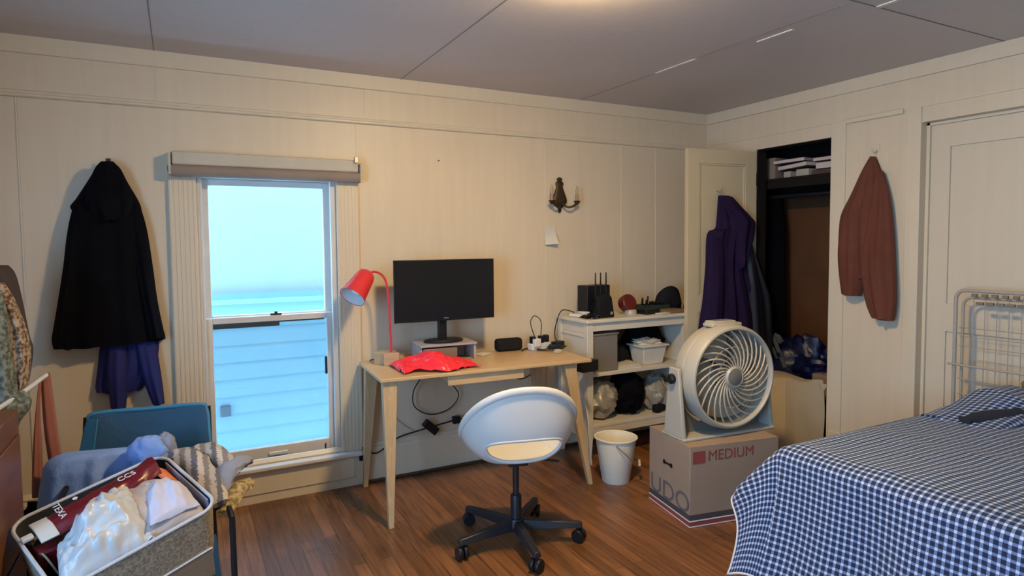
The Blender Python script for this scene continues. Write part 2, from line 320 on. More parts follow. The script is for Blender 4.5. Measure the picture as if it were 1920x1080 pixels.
def garment(rows, depth, folds=(3, .012), ph=0, side='y', plane=0, n=36, m=5, seed=1, back=.004, topd=.35):
    """hanging cloth: rows of (u0,z0,u1,z1); side 'y' hangs on the back wall (faces -y), 'x' on the right wall (faces -x)"""
    rnd = random.Random(seed); k, amp = folds; mb = MB()
    R = []
    for i in range(len(rows)-1):
        a, b = rows[i], rows[i+1]
        pa, pb = rows[max(i-1, 0)], rows[min(i+2, len(rows)-1)]
        for q in range(m):
            t = q/m
            R.append([.5*((2*a[j])+(b[j]-pa[j])*t+(2*pa[j]-5*a[j]+4*b[j]-pb[j])*t*t+(3*a[j]-pa[j]-3*b[j]+pb[j])*t**3) for j in range(4)])
    R.append(list(rows[-1])); K = len(R); ph1, ph2 = rnd.random()*6, rnd.random()*6
    vs = []
    for i, (u0, z0, u1, z1) in enumerate(R):
        f = i/(K-1); w = abs(u1-u0); dd = depth*(topd+(1-topd)*min(1, f*2.2))
        dd = min(dd, w*.75+.004)
        for j in range(n+1):
            t = j/n; e = max(0, 1-abs(2*t-1)**2.6)**.5
            fold = amp*(.25+f)*e*(math.sin(2*PI*k*t+ph1+1.3*f)+.5*math.sin(2*PI*k*1.7*t+ph2-2*f)+.35*math.sin(9*f+5*t+ph2))
            d = dd*e + fold
            u = u0+(u1-u0)*t; z = z0+(z1-z0)*t
            if i == K-1: z += amp*.5*math.sin(2*PI*k*t+ph1)
            vs.append((u, max(d, .002), z))
        for j in range(n-1, 0, -1):
            t = j/n; vs.append((u0+(u1-u0)*t, -back, z0+(z1-z0)*t))
    n2 = 2*n
    fs = [(i*n2+j, i*n2+(j+1) % n2, (i+1)*n2+(j+1) % n2, (i+1)*n2+j) for i in range(K-1) for j in range(n2)]
    fs += [tuple(range(n2))[::-1], tuple((K-1)*n2+j for j in range(n2))]
    if side == 'y': vs = [(u, plane-d, z) for u, d, z in vs]
    else: vs = [(plane-d, -u, z) for u, d, z in vs]
    mb.add(vs, fs); return mb
def noise3(x, y, z, s=0):
    from mathutils import noise
    return noise.noise(Vector((x+s*7.3, y-s*3.1, z+s)))
def lump(c, r, amp=.25, freq=3, seed=1, n=28, rz=0, flat=0, R=None):
    """crumpled cloth heap: noisy ellipsoid"""
    mb = MB(); vs = []; m = n//2
    Rm = R if R else Matrix.Rotation(rz, 3, 'Z')
    for i in range(m+1):
        th = PI*i/m
        for j in range(n):
            a = 2*PI*j/n; d = Vector((math.sin(th)*math.cos(a), math.sin(th)*math.sin(a), math.cos(th)))
            q = 1+amp*(noise3(d.x*freq, d.y*freq, d.z*freq, seed)+.6*noise3(d.x*freq*2.3, d.y*freq*2.3, d.z*freq*2.3, seed+3))
            p = Vector((d.x*r[0]*q, d.y*r[1]*q, d.z*r[2]*q))
            if flat and p.z < -flat: p.z = -flat
            vs.append(Rm @ p + Vector(c))
    fs = [(i*n+j, i*n+(j+1) % n, (i+1)*n+(j+1) % n, (i+1)*n+j) for i in range(m) for j in range(n)]
    return mb.add(vs, fs)
def patch(p00, p10, p11, p01, bulge=.04, amp=.012, freq=5, seed=1, th=.006, nu=28, nv=28, up=None):
    """crumpled cloth between four corners"""
    A, B, C_, Dd = map(Vector, (p00, p10, p11, p01)); nrm = up and Vector(up) or ((B-A).cross(Dd-A)).normalized()
    def fn(u, v):
        p = A*(1-u)*(1-v)+B*u*(1-v)+C_*u*v+Dd*(1-u)*v
        e = (math.sin(PI*u)*math.sin(PI*v))
        w = 1-abs(noise3(u*freq, v*freq*.6, seed*1.7, seed))*2
        return p+nrm*(bulge*e**.5+amp*w*(.3+e)+amp*.5*noise3(u*freq*3, v*freq*3, 0, seed))
    return MB().slab(fn, nu, nv, th)

GARMENTS = {
 'coat_body': [(-0.313, 1.798, -0.266, 1.8), (-0.339, 1.774, -0.241, 1.774), (-0.38, 1.703, -0.213, 1.709), (-0.424, 1.627, -0.176, 1.633), (-0.45, 1.587, -0.161, 1.593), (-0.443, 1.553, -0.156, 1.557), (-0.468, 1.454, -0.137, 1.453), (-0.488, 1.305, -0.12, 1.296), (-0.512, 1.158, -0.107, 1.138), (-0.538, 1.01, -0.086, 0.991), (-0.546, 0.961, -0.078, 0.95), (-0.541, 0.918, -0.077, 0.931)],
 'coat_hood': [(-0.314, 1.796, -0.263, 1.798), (-0.34, 1.76, -0.234, 1.76), (-0.366, 1.688, -0.206, 1.693), (-0.379, 1.613, -0.187, 1.625), (-0.36, 1.552, -0.198, 1.559), (-0.33, 1.515, -0.234, 1.523)],
 'coat_sleeve': [(-0.227, 1.604, -0.162, 1.595), (-0.214, 1.478, -0.137, 1.478), (-0.198, 1.299, -0.118, 1.297), (-0.177, 1.144, -0.105, 1.141), (-0.159, 1.014, -0.087, 1.009), (-0.153, 0.943, -0.078, 0.945)],
 'coat_sleeve_left': [(-0.433, 1.588, -0.38, 1.589), (-0.458, 1.477, -0.388, 1.478), (-0.48, 1.306, -0.407, 1.305), (-0.504, 1.16, -0.425, 1.156), (-0.53, 1.014, -0.447, 1.008), (-0.535, 0.929, -0.459, 0.917)],
 'bj_body': [(-0.319, 1.145, -0.14, 1.136), (-0.353, 0.94, -0.106, 0.92), (-0.37, 0.812, -0.129, 0.788), (-0.382, 0.722, -0.178, 0.699), (-0.379, 0.693, -0.197, 0.682)],
 'bj_sl': [(-0.316, 0.943, -0.244, 0.937), (-0.328, 0.815, -0.24, 0.806), (-0.324, 0.685, -0.249, 0.676), (-0.32, 0.616, -0.256, 0.603)],
 'bj_sr': [(-0.209, 0.934, -0.118, 0.927), (-0.191, 0.801, -0.104, 0.792), (-0.168, 0.692, -0.094, 0.684), (-0.143, 0.609, -0.09, 0.611)],
 'pc_body': [(3.256, 1.707, 3.346, 1.706), (3.247, 1.639, 3.464, 1.624), (3.239, 1.549, 3.544, 1.533), (3.225, 1.484, 3.555, 1.478), (3.152, 1.441, 3.545, 1.422), (3.14, 1.227, 3.507, 1.218), (3.118, 1.012, 3.595, 0.989), (3.091, 0.87, 3.652, 0.834), (3.055, 0.657, 3.667, 0.603), (3.047, 0.514, 3.67, 0.449)],
 'pc_hood': [(3.224, 1.7, 3.333, 1.695), (3.255, 1.636, 3.425, 1.622), (3.295, 1.584, 3.508, 1.557), (3.316, 1.512, 3.54, 1.513), (3.307, 1.404, 3.516, 1.403), (3.339, 1.277, 3.451, 1.294), (3.366, 1.204, 3.411, 1.221)],
 'pc_sleeve': [(3.131, 1.423, 3.258, 1.422), (3.119, 1.229, 3.26, 1.225), (3.093, 1.017, 3.243, 1.009), (3.071, 0.805, 3.227, 0.793), (3.055, 0.592, 3.21, 0.577)],
 'bk_body': [(3.474, 1.404, 3.526, 1.403), (3.476, 1.292, 3.581, 1.29), (3.478, 1.143, 3.648, 1.137), (3.48, 0.993, 3.716, 0.982), (3.484, 0.767, 3.742, 0.749), (3.488, 0.54, 3.758, 0.514)],
 'rj_body': [(-2.323, 1.884, -2.294, 1.88), (-2.373, 1.806, -2.257, 1.794), (-2.438, 1.67, -2.217, 1.669), (-2.494, 1.56, -2.199, 1.562), (-2.51, 1.464, -2.188, 1.487), (-2.511, 1.333, -2.178, 1.336), (-2.487, 1.219, -2.172, 1.215), (-2.4, 1.19, -2.173, 1.124)],
 'rj_sl': [(-2.449, 1.574, -2.362, 1.585), (-2.478, 1.463, -2.346, 1.46), (-2.485, 1.301, -2.332, 1.304), (-2.472, 1.172, -2.326, 1.179), (-2.452, 1.07, -2.337, 1.068)],
 'rj_sr': [(-2.257, 1.792, -2.226, 1.789), (-2.291, 1.612, -2.182, 1.636), (-2.319, 1.428, -2.157, 1.456), (-2.341, 1.272, -2.143, 1.277), (-2.325, 1.147, -2.135, 1.157), (-2.297, 1.024, -2.132, 1.038), (-2.256, 0.944, -2.141, 0.944)],
 'lr_dark': [(-0.696, 1.335, -0.573, 1.33), (-0.713, 1.301, -0.553, 1.296), (-0.731, 1.215, -0.537, 1.205), (-0.736, 1.099, -0.52, 1.063), (-0.741, 0.983, -0.51, 1.001), (-0.745, 0.886, -0.528, 0.881)],
 'lr_tweed': [(-0.638, 1.273, -0.569, 1.27), (-0.625, 1.215, -0.542, 1.211), (-0.599, 1.136, -0.518, 1.131), (-0.587, 1.058, -0.5, 1.031), (-0.584, 0.94, -0.507, 0.932), (-0.579, 0.865, -0.523, 0.862)],
 'lr_green': [(-0.683, 1.259, -0.564, 1.245), (-0.688, 1.148, -0.55, 1.139), (-0.693, 1.037, -0.543, 1.024), (-0.697, 0.926, -0.535, 0.907), (-0.7, 0.86, -0.532, 0.845)],
 'lr_green2': [(-0.693, 0.91, -0.511, 0.88), (-0.695, 0.864, -0.491, 0.844), (-0.697, 0.827, -0.502, 0.807), (-0.699, 0.781, -0.531, 0.762), (-0.701, 0.725, -0.54, 0.707)],
 'rose_a': [(-0.501, 0.888, -0.471, 0.9), (-0.502, 0.773, -0.463, 0.801), (-0.498, 0.644, -0.455, 0.681), (-0.488, 0.514, -0.444, 0.549), (-0.484, 0.426, -0.437, 0.461)],
 'rose_b': [(-0.501, 0.881, -0.491, 0.893), (-0.516, 0.761, -0.501, 0.769), (-0.529, 0.636, -0.501, 0.632), (-0.539, 0.49, -0.502, 0.483), (-0.541, 0.426, -0.501, 0.418)],
 'peri': [(-0.41, 0.605, -0.164, 0.59), (-0.456, 0.593, -0.15, 0.579), (-0.484, 0.563, -0.144, 0.535), (-0.495, 0.515, -0.143, 0.47), (-0.508, 0.437, -0.143, 0.362), (-0.518, 0.338, -0.143, 0.253)],
}

# ================================================================= SETTING
struct(MB().bx(XL-.1, W+.9, YB-.1, D+.15, -.1, 0).build('floor', 'floor', smooth=False))
struct(MB().bx(XL-.1, W+.9, YB-.1, D+.15, H, H+.1).build('ceiling', 'ceil', smooth=False))
WX0, WX1, WZ0, WZ1 = .085, .79, .205, 1.765      # window opening
b = MB(); T = .15
b.bx(XL-.1, WX0, D, D+T, 0, H); b.bx(WX1, W+.9, D, D+T, 0, H); b.bx(WX0, WX1, D, D+T, 0, WZ0); b.bx(WX0, WX1, D, D+T, WZ1, H)
struct(b.build('wall_back', 'wall', smooth=False))
CY0, CY1, CZ = 2.582, 3.165, 2.035                # closet opening
DY0, DY1 = 1.22, 2.044                            # door opening
b = MB(); T = .10
b.bx(W, W+T, CY1, D, 0, H); b.bx(W, W+T, DY1, CY0, 0, H); b.bx(W, W+T, YB, DY0, 0, H); b.bx(W, W+T, CY0, CY1, CZ, H); b.bx(W, W+T, DY0, DY1, CZ, H)
struct(b.build('wall_right', 'wall', smooth=False))
LY0, LY1, LZ0, LZ1 = -.75, 1.15, .55, 1.95          # window in the left wall, beside the camera
struct(MB().bx(XL-.1, XL, YB, LY0, 0, H).bx(XL-.1, XL, LY1, D, 0, H).bx(XL-.1, XL, LY0, LY1, 0, LZ0).bx(XL-.1, XL, LY0, LY1, LZ1, H).build('wall_left', 'wall', smooth=False))
w2 = struct(MB().bx(XL-.0, XL+.02, LY0-.09, LY0, LZ0, LZ1+.09).bx(XL, XL+.02, LY1, LY1+.09, LZ0, LZ1+.09).bx(XL, XL+.02, LY0, LY1, LZ1, LZ1+.09).bx(XL-.02, XL+.05, LY0-.1, LY1+.1, LZ0-.03, LZ0).build('window_2', 'trim', bevel=.003))
MB().bx(XL-.08, XL-.05, LY0, LY0+.045, LZ0, LZ1).bx(XL-.08, XL-.05, LY1-.045, LY1, LZ0, LZ1).bx(XL-.08, XL-.05, LY0+.045, LY1-.045, LZ0, LZ0+.05).bx(XL-.08, XL-.05, LY0+.045, LY1-.045, LZ1-.05, LZ1).bx(XL-.08, XL-.05, LY0+.045, LY1-.045, 1.23, 1.27).build('window_sash', 'wtrim', w2)
MB().bx(XL-.067, XL-.063, LY0+.045, LY1-.045, LZ0+.05, LZ1-.05).build('pane', 'glass', w2, smooth=False)
struct(MB().bx(XL-.1, W+.9, YB-.1, YB, 0, H).build('wall_front', 'wall', smooth=False))
b = MB(); b.bx(4.2, 4.26, 2.3, 3.64, 0, H); b.bx(W+T, 4.2, 3.56, 3.64, 0, H); b.bx(W+T, 4.2, 2.3, 2.36, 0, H); b.bx(W+T, 4.2, 2.36, 3.56, 2.2, 2.25)
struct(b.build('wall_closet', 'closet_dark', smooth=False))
struct(MB().bx(W+.012, W+T, CY1-.004, CY1, 0, CZ).bx(W+.012, W+T, CY0, CY1-.004, CZ-.004, CZ).bx(W+.02, W+T, CY0, CY0+.004, 0, CZ-.004).build('closet_jamb_shade', 'closet_dark', smooth=False))  # dark lining added over the cream jamb, shade put into its colour
struct(MB().bx(4.19, 4.199, 2.95, 3.53, .55, 1.74).build('trim_1', 'closet_panel', smooth=False))
# picture rail, ceiling board, baseboards, panel battens
rail = [(0, 0), (0, -.012), (.006, -.018), (.014, -.018), (.018, -.010), (.030, -.008), (.034, 0)]
def molding(name, prof, z, x0, x1, m='trim'):
    mb = MB(); n = len(prof)
    mb.add([(x0, D+p, z+h) for h, p in prof]+[(x1, D+p, z+h) for h, p in prof], [tuple(range(n)), tuple(range(n, 2*n))[::-1]]+[(i, n+i, n+(i+1) % n, (i+1) % n) for i in range(n)])
    return struct(mb.build(name, m, smooth=False))
molding('trim_2', rail, 2.083, XL, W)
molding('trim_3', [(0, 0), (0, -.012), (.004, -.015), (.078, -.015), (.078, 0)], H-.078, XL, W)
struct(MB().bx(W-.015, W, YB, D-.015, H-.078, H).build('trim_4', 'trim', bevel=.003))
struct(MB().bx(W-.018, W, 2.14, 2.485, 2.098, 2.128).build('trim_5', 'trim', bevel=.006))
struct(MB().bx(W-.006, W, YB, D, 2.118, 2.126).build('trim_6', 'trim'))
struct(MB().bx(W-.008, W, 2.485, 2.582, 0, 2.12).bx(W-.008, W, 2.044, 2.12, 0, 2.12).build('trim_7', 'trim', bevel=.002))
b = MB()
for x in (-.639, .915, 2.168, 2.794, 3.109): b.bx(x-.003, x+.003, D-.004, D, .24, 2.083); 
b.bx(.965, .972, D-.004, D, 2.13, 2.282); b.bx(2.168, 2.175, D-.004, D, 2.13, 2.282); b.bx(-.08, -.074, D-.003, D, 2.13, 2.282)
struct(b.build('trim_8', 'trim'))
bb = [(0, 0), (0, -.022), (.19, -.022), (.205, -.016), (.215, -.02), (.232, -.008), (.235, 0)]
molding('baseboard_back', bb, 0, XL, W)
struct(MB().bx(W-.02, W, DY1+.02, CY0-.02, 0, .2).bx(W-.02, W, CY1+.02, D-.02, 0, .2).bx(W-.02, W, YB, DY0, 0, .2).build('baseboard_right', 'trim', bevel=.004))
b = MB(); b.bx(.915, 3.55, D-.036, D-.022, 0, .018); struct(b.build('baseboard_shoe', 'bedframe', bevel=.004))
# ceiling board joints and a strip of pale joint tape
b = MB()
for x in (1.18, -.08, 2.44): b.bx(x-.0018, x+.0018, 1.66 if x > 2 else YB, D, H-.0015, H)
b.bx(1.18, W, 1.656, 1.661, H-.002, H); b.bx(2.6, 2.606, YB, 1.66, H-.003, H)
struct(b.build('trim_9', 'fang', smooth=False))
b = MB(); b.bx(2.435, 2.45, 2.55, 2.86, H-.0045, H-.0005); b.bx(2.50, 2.515, 2.0, 2.2, H-.0045, H-.0005); b.bx(2.575, 2.60, 1.45, 1.655, H-.0045, H-.0005)
struct(b.build('trim_10', 'white', smooth=False))

# ---- window: casing, jambs, two sashes, stool
win = MB()
for x0, x1, fl in ((-.04, WX0, 1), (WX1, .912, 1)):
    win.bx(x0, x1, D-.022, D, WZ0, 1.80)
    for k in range(6):
        x = x0+(x1-x0)*(k+.5)/6; win.bx(x-.006, x+.006, D-.0245, D-.022, WZ0, 1.78)
win.bx(-.04, .912, D-.022, D, WZ1, 1.865)
casing = struct(win.build('window_1', 'trim', bevel=.003))
j = MB(); j.bx(WX0, WX0+.014, D, D+.15, WZ0, WZ1); j.bx(WX1-.014, WX1, D, D+.15, WZ0, WZ1); j.bx(WX0, WX1, D, D+.15, WZ1-.014, WZ1)
j.bx(WX0+.014, WX0+.026, D-.002, D+.03, WZ0, WZ1); j.bx(WX1-.03, WX1-.014, D-.002, D+.03, WZ0, WZ1)
j.build('window_jamb', 'wtrim', casing, bevel=.002)
def sash(name, y, z0, z1, bot, top, side=.042):
    f = MB(); x0, x1 = WX0+.016, WX1-.016
    f.bx(x0, x0+side, y, y+.032, z0, z1); f.bx(x1-side, x1, y, y+.032, z0, z1); f.bx(x0+side, x1-side, y, y+.032, z0, z0+bot); f.bx(x0+side, x1-side, y, y+.032, z1-top, z1)
    o = f.build(name, 'wtrim', casing, bevel=.003)
    MB().bx(x0+side, x1-side, y+.014, y+.018, z0+bot, z1-top).build('pane', 'glass', o, smooth=False)
    return o
sash('upper_sash', D+.072, .985, WZ1-.016, .035, .035)
low = sash('lower_sash', D+.032, WZ0+.004, 1.012, .075, .032)
MB().bx(.43, .49, D+.034, D+.05, 1.012, 1.022).bx(.452, .468, D+.028, D+.056, 1.022, 1.032).build('sash_lock', 'brass', casing, bevel=.003)
MB().bx(.40, .50, D+.018, D+.032, .235, .255).build('sash_lift', 'white', casing, bevel=.004)
MB().bx(WX1-.075, WX1-.062, D+.026, D+.032, .66, .76).bx(WX1-.085, WX1-.08, D+.02, D+.03, .225, .26).build('sash_latch', 'dkmetal', casing, bevel=.001)
MB().bx(WX0+.04, WX1-.04, D+.118, D+.120, WZ0, .985).build('insect_screen', 'screen', casing, smooth=False)
MB().bx(WX0+.06, WX0+.40, D+.10, D+.112, .945, .985).bx(WX0+.40, WX1-.06, D+.10, D+.112, .965, .985).build('lowered_screen_bar', 'dkmetal', casing)
st = MB(); st.bx(-.02, .90, D-.065, D+.035, .180, .205); st.build('stool', 'wtrim', casing, bevel=.008, seg=3)
MB().bx(.02, .86, D-.03, D, .05, .18).build('apron', 'trim', casing, bevel=.003)

# ---- neighbouring house seen through the window
hs = thing('neighbour_house', 'pale blue neighbouring house wall with horizontal siding seen through the window', 'house', (.7, 5.2, -3))
sd = MB(); y0 = 2.2
ledge = .975
z = -3
while z < ledge-.05:
    sd.add([(-3, 5.2, z), (4.2, 5.2, z), (4.2, 5.188, z), (-3, 5.188, z), (-3, 5.2, z+.13), (4.2, 5.2, z+.13)], [(3, 2, 5, 4), (0, 1, 2, 3), (0, 4, 5, 1), (0, 3, 4), (1, 5, 2)]); z += .13
wpart('siding', sd, 'house', hs, smooth=False)
wpart('upper_wall', MB().bx(-3, 4.2, 5.2, 5.3, -3, 3.4), 'house_up', hs, smooth=False)
wpart('ledge', MB().bx(-3, 4.2, 5.15, 5.2, ledge-.10, ledge-.02).bx(-3, 4.2, 5.12, 5.2, ledge-.02, ledge+.012), 'house', hs, bevel=.004)
wpart('vent', MB().bx(.235, .305, 5.17, 5.188, .105, .185), 'vent', hs, bevel=.003)

# ---- closet door (open) and the second door in its recess
cd = MB(); ang = math.atan2(3.235-3.165, 3.03-3.605); 
dr = thing('closet_door', 'open cream panelled closet door with a purple jacket hung on it', 'door', (3.598, 3.168, 0), ang)
dw, dh, dt = .575, 2.02, .035
p = MB()
# local +x runs from hinge to free edge, local +y faces the camera side after rotation
def leaf(mb, w, h, t, st_, panels):
    mb.bx(0, st_, -t/2, t/2, .008, h); mb.bx(w-st_, w, -t/2, t/2, .008, h)
    zs = [.008]+[q for pp in panels for q in pp]+[h]
    for i in range(0, len(zs), 2): mb.bx(st_, w-st_, -t/2, t/2, zs[i], zs[i+1])
leaf(p, dw, dh, dt, .095, [(.22, .92), (1.03, 1.925)])
p.build('door_frame', 'door', dr, bevel=.002)
MB().bx(.09, dw-.09, -.006, .006, .2, 1.95).build('door_panel', 'door', dr, smooth=False)
q = MB()
for z0, z1 in ((.22, .92), (1.03, 1.925)):
    for s in (-1, 1):
        q.bx(.095, .107, s*.006 if s > 0 else -.014, .014 if s > 0 else -.006, z0, z1); q.bx(dw-.107, dw-.095, .006 if s > 0 else -.014, .014 if s > 0 else -.006, z0, z1)
        q.bx(.095, dw-.095, .006 if s > 0 else -.014, .014 if s > 0 else -.006, z0, z0+.012); q.bx(.095, dw-.095, .006 if s > 0 else -.014, .014 if s > 0 else -.006, z1-.012, z1)
q.build('panel_bead', 'door', dr, bevel=.002)
MB().lathe([(.0, 0), (.022, .0), (.024, .012), (.018, .03), (.008, .04), (.008, .05)], 24, Matrix.Translation((dw-.05, -.067, .95)) @ Matrix.Rotation(-PI/2, 4, 'X')).build('knob', 'brass', dr)
h = MB()
for zz in (.25, 1.78): h.bx(-.012, .004, -.02, .02, zz, zz+.09)
h.build('hinge', 'dkmetal', dr)
d2 = MB(); X0 = W+.062
d2.bx(X0, X0+.035, DY1-.115, DY1-.012, .01, CZ-.01); d2.bx(X0, X0+.035, DY0+.01, DY0+.115, .01, CZ-.01)
for z0, z1 in ((.01, .25), (.9, 1.05), (CZ-.14, CZ-.01)): d2.bx(X0, X0+.035, DY0+.115, DY1-.115, z0, z1)
o = struct(d2.build('door_2', 'door2', smooth=False)); MB().bx(X0+.012, X0+.03, DY0+.1, DY1-.1, .2, CZ-.13).build('door_panel', 'door2', o, smooth=False)
MB().lathe([(0, 0), (.024, 0), (.026, .014), (.018, .03), (.009, .042), (.009, .06)], 24, Matrix.Translation((X0-.06, DY0+.07, .95)) @ Matrix.Rotation(PI/2, 4, 'Y')).build('door_knob', 'brass', o)
struct(MB().bx(W+.045, W+.062, DY1-.018, DY1, 0, CZ).bx(W+.045, W+.062, DY0, DY1, CZ-.018, CZ).bx(W+.045, W+.062, DY0, DY0+.018, 0, CZ).build('trim_11', 'trim', bevel=.002))
struct(MB().bx(W+.10, W+.12, DY0-.1, DY1+.1, 0, H).build('wall_beyond_door', 'wall', smooth=False))

# ================================================================= CEILING LAMP (above the frame, lights the room)
cl = thing('ceiling_lamp', 'round frosted flush ceiling lamp above the desk chair', 'lamp', LAMP_POS)
MB().lathe([(0, 0), (.115, 0), (.115, -.010), (.11, -.012), (0, -.012)], 40).build('lamp_base', 'brass', cl)
MB().lathe([(.10, -.013), (.10, -.035), (.09, -.046), (.05, -.052), (0, -.053)], 40).build('lamp_shade', emit_mat('lit frosted glass', LAMP_COL, LAMP_STR), cl)

# ================================================================= WINDOW BLIND
bl = thing('roller_blind', 'rolled up cream and brown blind above the window', 'blind', (.44, D-.03, 1.74))
wpart('valance', MB().bx(-.02, .905, D-.075, D-.012, 1.80, 1.868), 'blind', bl, bevel=.01, seg=3)
wpart('roll', MB().tube([(-.025, D-.058, 1.772), (.912, D-.058, 1.772)], .030, 20), 'blindb', bl)
wpart('bracket', MB().bx(-.036, -.024, D-.085, D, 1.75, 1.86), 'blind', bl, bevel=.002); wpart('bracket', MB().bx(.912, .922, D-.085, D, 1.745, 1.85), 'blind', bl, bevel=.002); wpart('cord_clip', MB().bx(.88, .90, D-.09, D-.075, 1.85, 1.885), 'wire', bl, bevel=.002)

# ================================================================= DESK
DZ = .725; dkr = math.radians(-3.2)
dk = thing('desk', 'pale ash veneer desk with splayed tapered legs between window and white shelf', 'desk', (.862, 3.058, 0), dkr)
DW, DD = 1.225, .535
MB().bx(0, DW, 0, DD, DZ-.019, DZ).build('desktop', 'birch', dk, bevel=.004, seg=3)
Ri = Matrix.Rotation(-dkr, 3, 'Z')
def dloc(x, y): v = Ri @ Vector((x-.862, y-3.058, 0)); return v.x, v.y
for tx, ty, fx, fy in ((.055, .05, .879, 2.978), (DW-.13, .05, 2.06, 2.975), (.055, DD-.06, .906, 3.565), (DW-.13, DD-.06, 2.08, 3.555)):
    lx, ly = dloc(fx, fy)
    MB().frustum((tx, ty, DZ-.019), (lx, ly, 0), (.075, .05), (.026, .026)).build('leg', 'birch_leg', dk, bevel=.003)
MB().bx(.10, DW-.10, DD-.065, DD-.05, DZ-.06, DZ-.019).build('rail', 'birch_leg', dk)
dw_ = MB().bx(.36, .80, .02, .035, DZ-.073, DZ-.021).bx(.37, .79, .035, .34, DZ-.07, DZ-.062).bx(.37, .38, .035, .34, DZ-.07, DZ-.022).bx(.78, .79, .035, .34, DZ-.07, DZ-.022)
dw_.build('drawer', 'birch', dk, bevel=.002)

# ---- monitor and riser
rs = thing('monitor_riser', 'small pale grey riser shelf under the monitor', 'riser', (1.35, 3.44, DZ), dkr)
MB().bx(-.17, .17, -.105, .09, .088, .10).bx(-.17, -.155, -.09, .08, 0, .088).bx(.155, .17, -.09, .08, 0, .088).bx(-.155, .155, .07, .08, 0, .088).build('top_board', 'riser', rs, bevel=.002)
MB().bx(-.15, .05, -.098, .06, .008, .078).build('drawer', 'greybox', rs, bevel=.003)
mo = thing('monitor', 'black flat computer monitor switched off on the desk', 'monitor', (1.35, 3.44, DZ+.10), math.radians(-1.5))
MB().box((.0, -.045, .305), (.610, .012, .352)).build('bezel', 'black', mo, bevel=.003)
MB().box((.0, -.0515, .308), (.594, .002, .332)).build('screen', 'screenb', mo)
MB().box((.0, -.022, .30), (.42, .035, .24)).build('rear_housing', 'black', mo, bevel=.015)
MB().box((-.01, -.005, .085), (.05, .03, .16)).build('stand_neck', 'black', mo, bevel=.004)
MB().lathe([(0, 0), (.118, 0), (.120, .008), (.11, .016), (.03, .022), (0, .022)], 40, Matrix.Diagonal((1, .62, 1, 1))).build('stand_base', 'black', mo)
MB().box((.0, -.0535, .145), (.03, .001, .005)).build('maker_mark', 'steel', mo)

# ---- red desk lamp
lp = thing('desk_lamp', 'red metal desk lamp with a wooden base at the left end of the desk', 'lamp', (1.02, 3.40, DZ))
wpart('base', MB().box((1.005, 3.46, DZ+.035), (.09, .09, .07), .65), 'oakblock', lp, bevel=.004)
wpart('weight_block', MB().box((1.02, 3.385, DZ+.036), (.085, .022, .072), -.35), 'oakblock', lp, bevel=.003)
pole = smooth_path([(1.03, 3.42, DZ+.04), (1.025, 3.42, .95), (1.015, 3.42, 1.14), (1.0, 3.42, 1.205), (.965, 3.42, 1.24), (.925, 3.41, 1.245), (.90, 3.40, 1.225)])
wpart('pole', MB().tube(pole, .0062, 10), 'red', lp)
ax = Vector((-.62, -.42, -.72)).normalized(); q = ax.to_track_quat('Z', 'Y').to_matrix().to_4x4()
hp = Vector((.895, 3.395, 1.235))
mt = Matrix.Translation(hp) @ q
prof = [(.0, -.012), (.030, -.010), (.046, .004), (.052, .03), (.066, .14), (.072, .165)]
wpart('lamp_shade', MB().lathe(prof+[(.069, .165), (.049, .03), (.0, .01)], 40, mt), 'red', lp)
wpart('shade_lining', MB().lathe([(.0, .016), (.045, .03), (.0685, .163), (.0665, .163), (.043, .034), (0, .02)], 40, mt), 'redin', lp)
wpart('bulb', MB().lathe([(.0, .02), (.014, .02), (.016, .06), (.03, .09), (.032, .11), (.022, .135), (0, .142)], 24, mt), 'bulb', lp)
wpart('cord', MB().tube(smooth_path([(1.0, 3.50, DZ+.006), (.98, 3.54, DZ+.008), (.95, 3.57, DZ+.004), (.94, 3.605, .66), (.95, 3.61, .45), (.94, 3.605, .27)]), .003, 6), 'black', lp)

# ---- red bag, speaker, power strip and small things on the desk
rb = MB().slab(lambda u, v: Vector((1.0+.42*u, 3.10+.27*v-.04*u+.03*math.sin(u*9), DZ+.006+(.10-.045*u)*(math.sin(PI*min(1, u*1.05))**.6)*(math.sin(PI*v)**.7)*(.55+.45*math.cos(5.5*u+.6)**2)+.022*abs(noise3(u*7, v*6, 1.5, 2))+.01*abs(noise3(u*19, v*15, .5, 5)))), 60, 40, .004)
tag(rb.build('plastic_bag', 'redbag', off=(1.25, 3.25, DZ)), 'crumpled bright red plastic bag lying on the desk in front of the monitor', 'bag')
spk = thing('speaker', 'small black rounded speaker on the desk right of the monitor', 'speaker', (1.80, 3.485, DZ), dkr)
MB().box((0, 0, .040), (.175, .065, .078)).build('housing', 'blackmat', spk, bevel=.02, seg=4)
MB().box((0, -.034, .040), (.145, .003, .055)).build('grille', 'screenb', spk, bevel=.006)
ps = thing('power_strip', 'white power strip with plugs standing on the desk by the shelf', 'power strip', (2.02, 3.36, DZ))
wpart('strip', MB().box((1.99, 3.43, DZ+.022), (.15, .055, .042), .15), 'white', ps, bevel=.006)
wpart('strip_end', MB().box((1.95, 3.40, DZ+.05), (.05, .045, .05), .15), 'white', ps, bevel=.005)
for x, y in ((1.935, 3.415), (2.0, 3.425), (2.045, 3.44)):
    wpart('plug', MB().box((x, y, DZ+.065), (.028, .035, .045), .2), 'black', ps, bevel=.004)
ca = MB().tube(smooth_path([(2.0, 3.425, DZ+.09), (2.01, 3.44, .90), (1.975, 3.46, .935), (1.94, 3.45, .90), (1.945, 3.43, .84), (1.96, 3.42, .79)]), .003, 6)
tag(ca.build('cable', 'black', off=(1.98, 3.44, .8)), 'thin black cable looping up above the white power strip', 'cable')
ca = MB().tube(smooth_path([(2.12, 3.40, DZ+.03), (2.10, 3.42, .80), (2.13, 3.45, .88), (2.20, 3.49, .955), (2.30, 3.50, .935)]), .0035, 6)
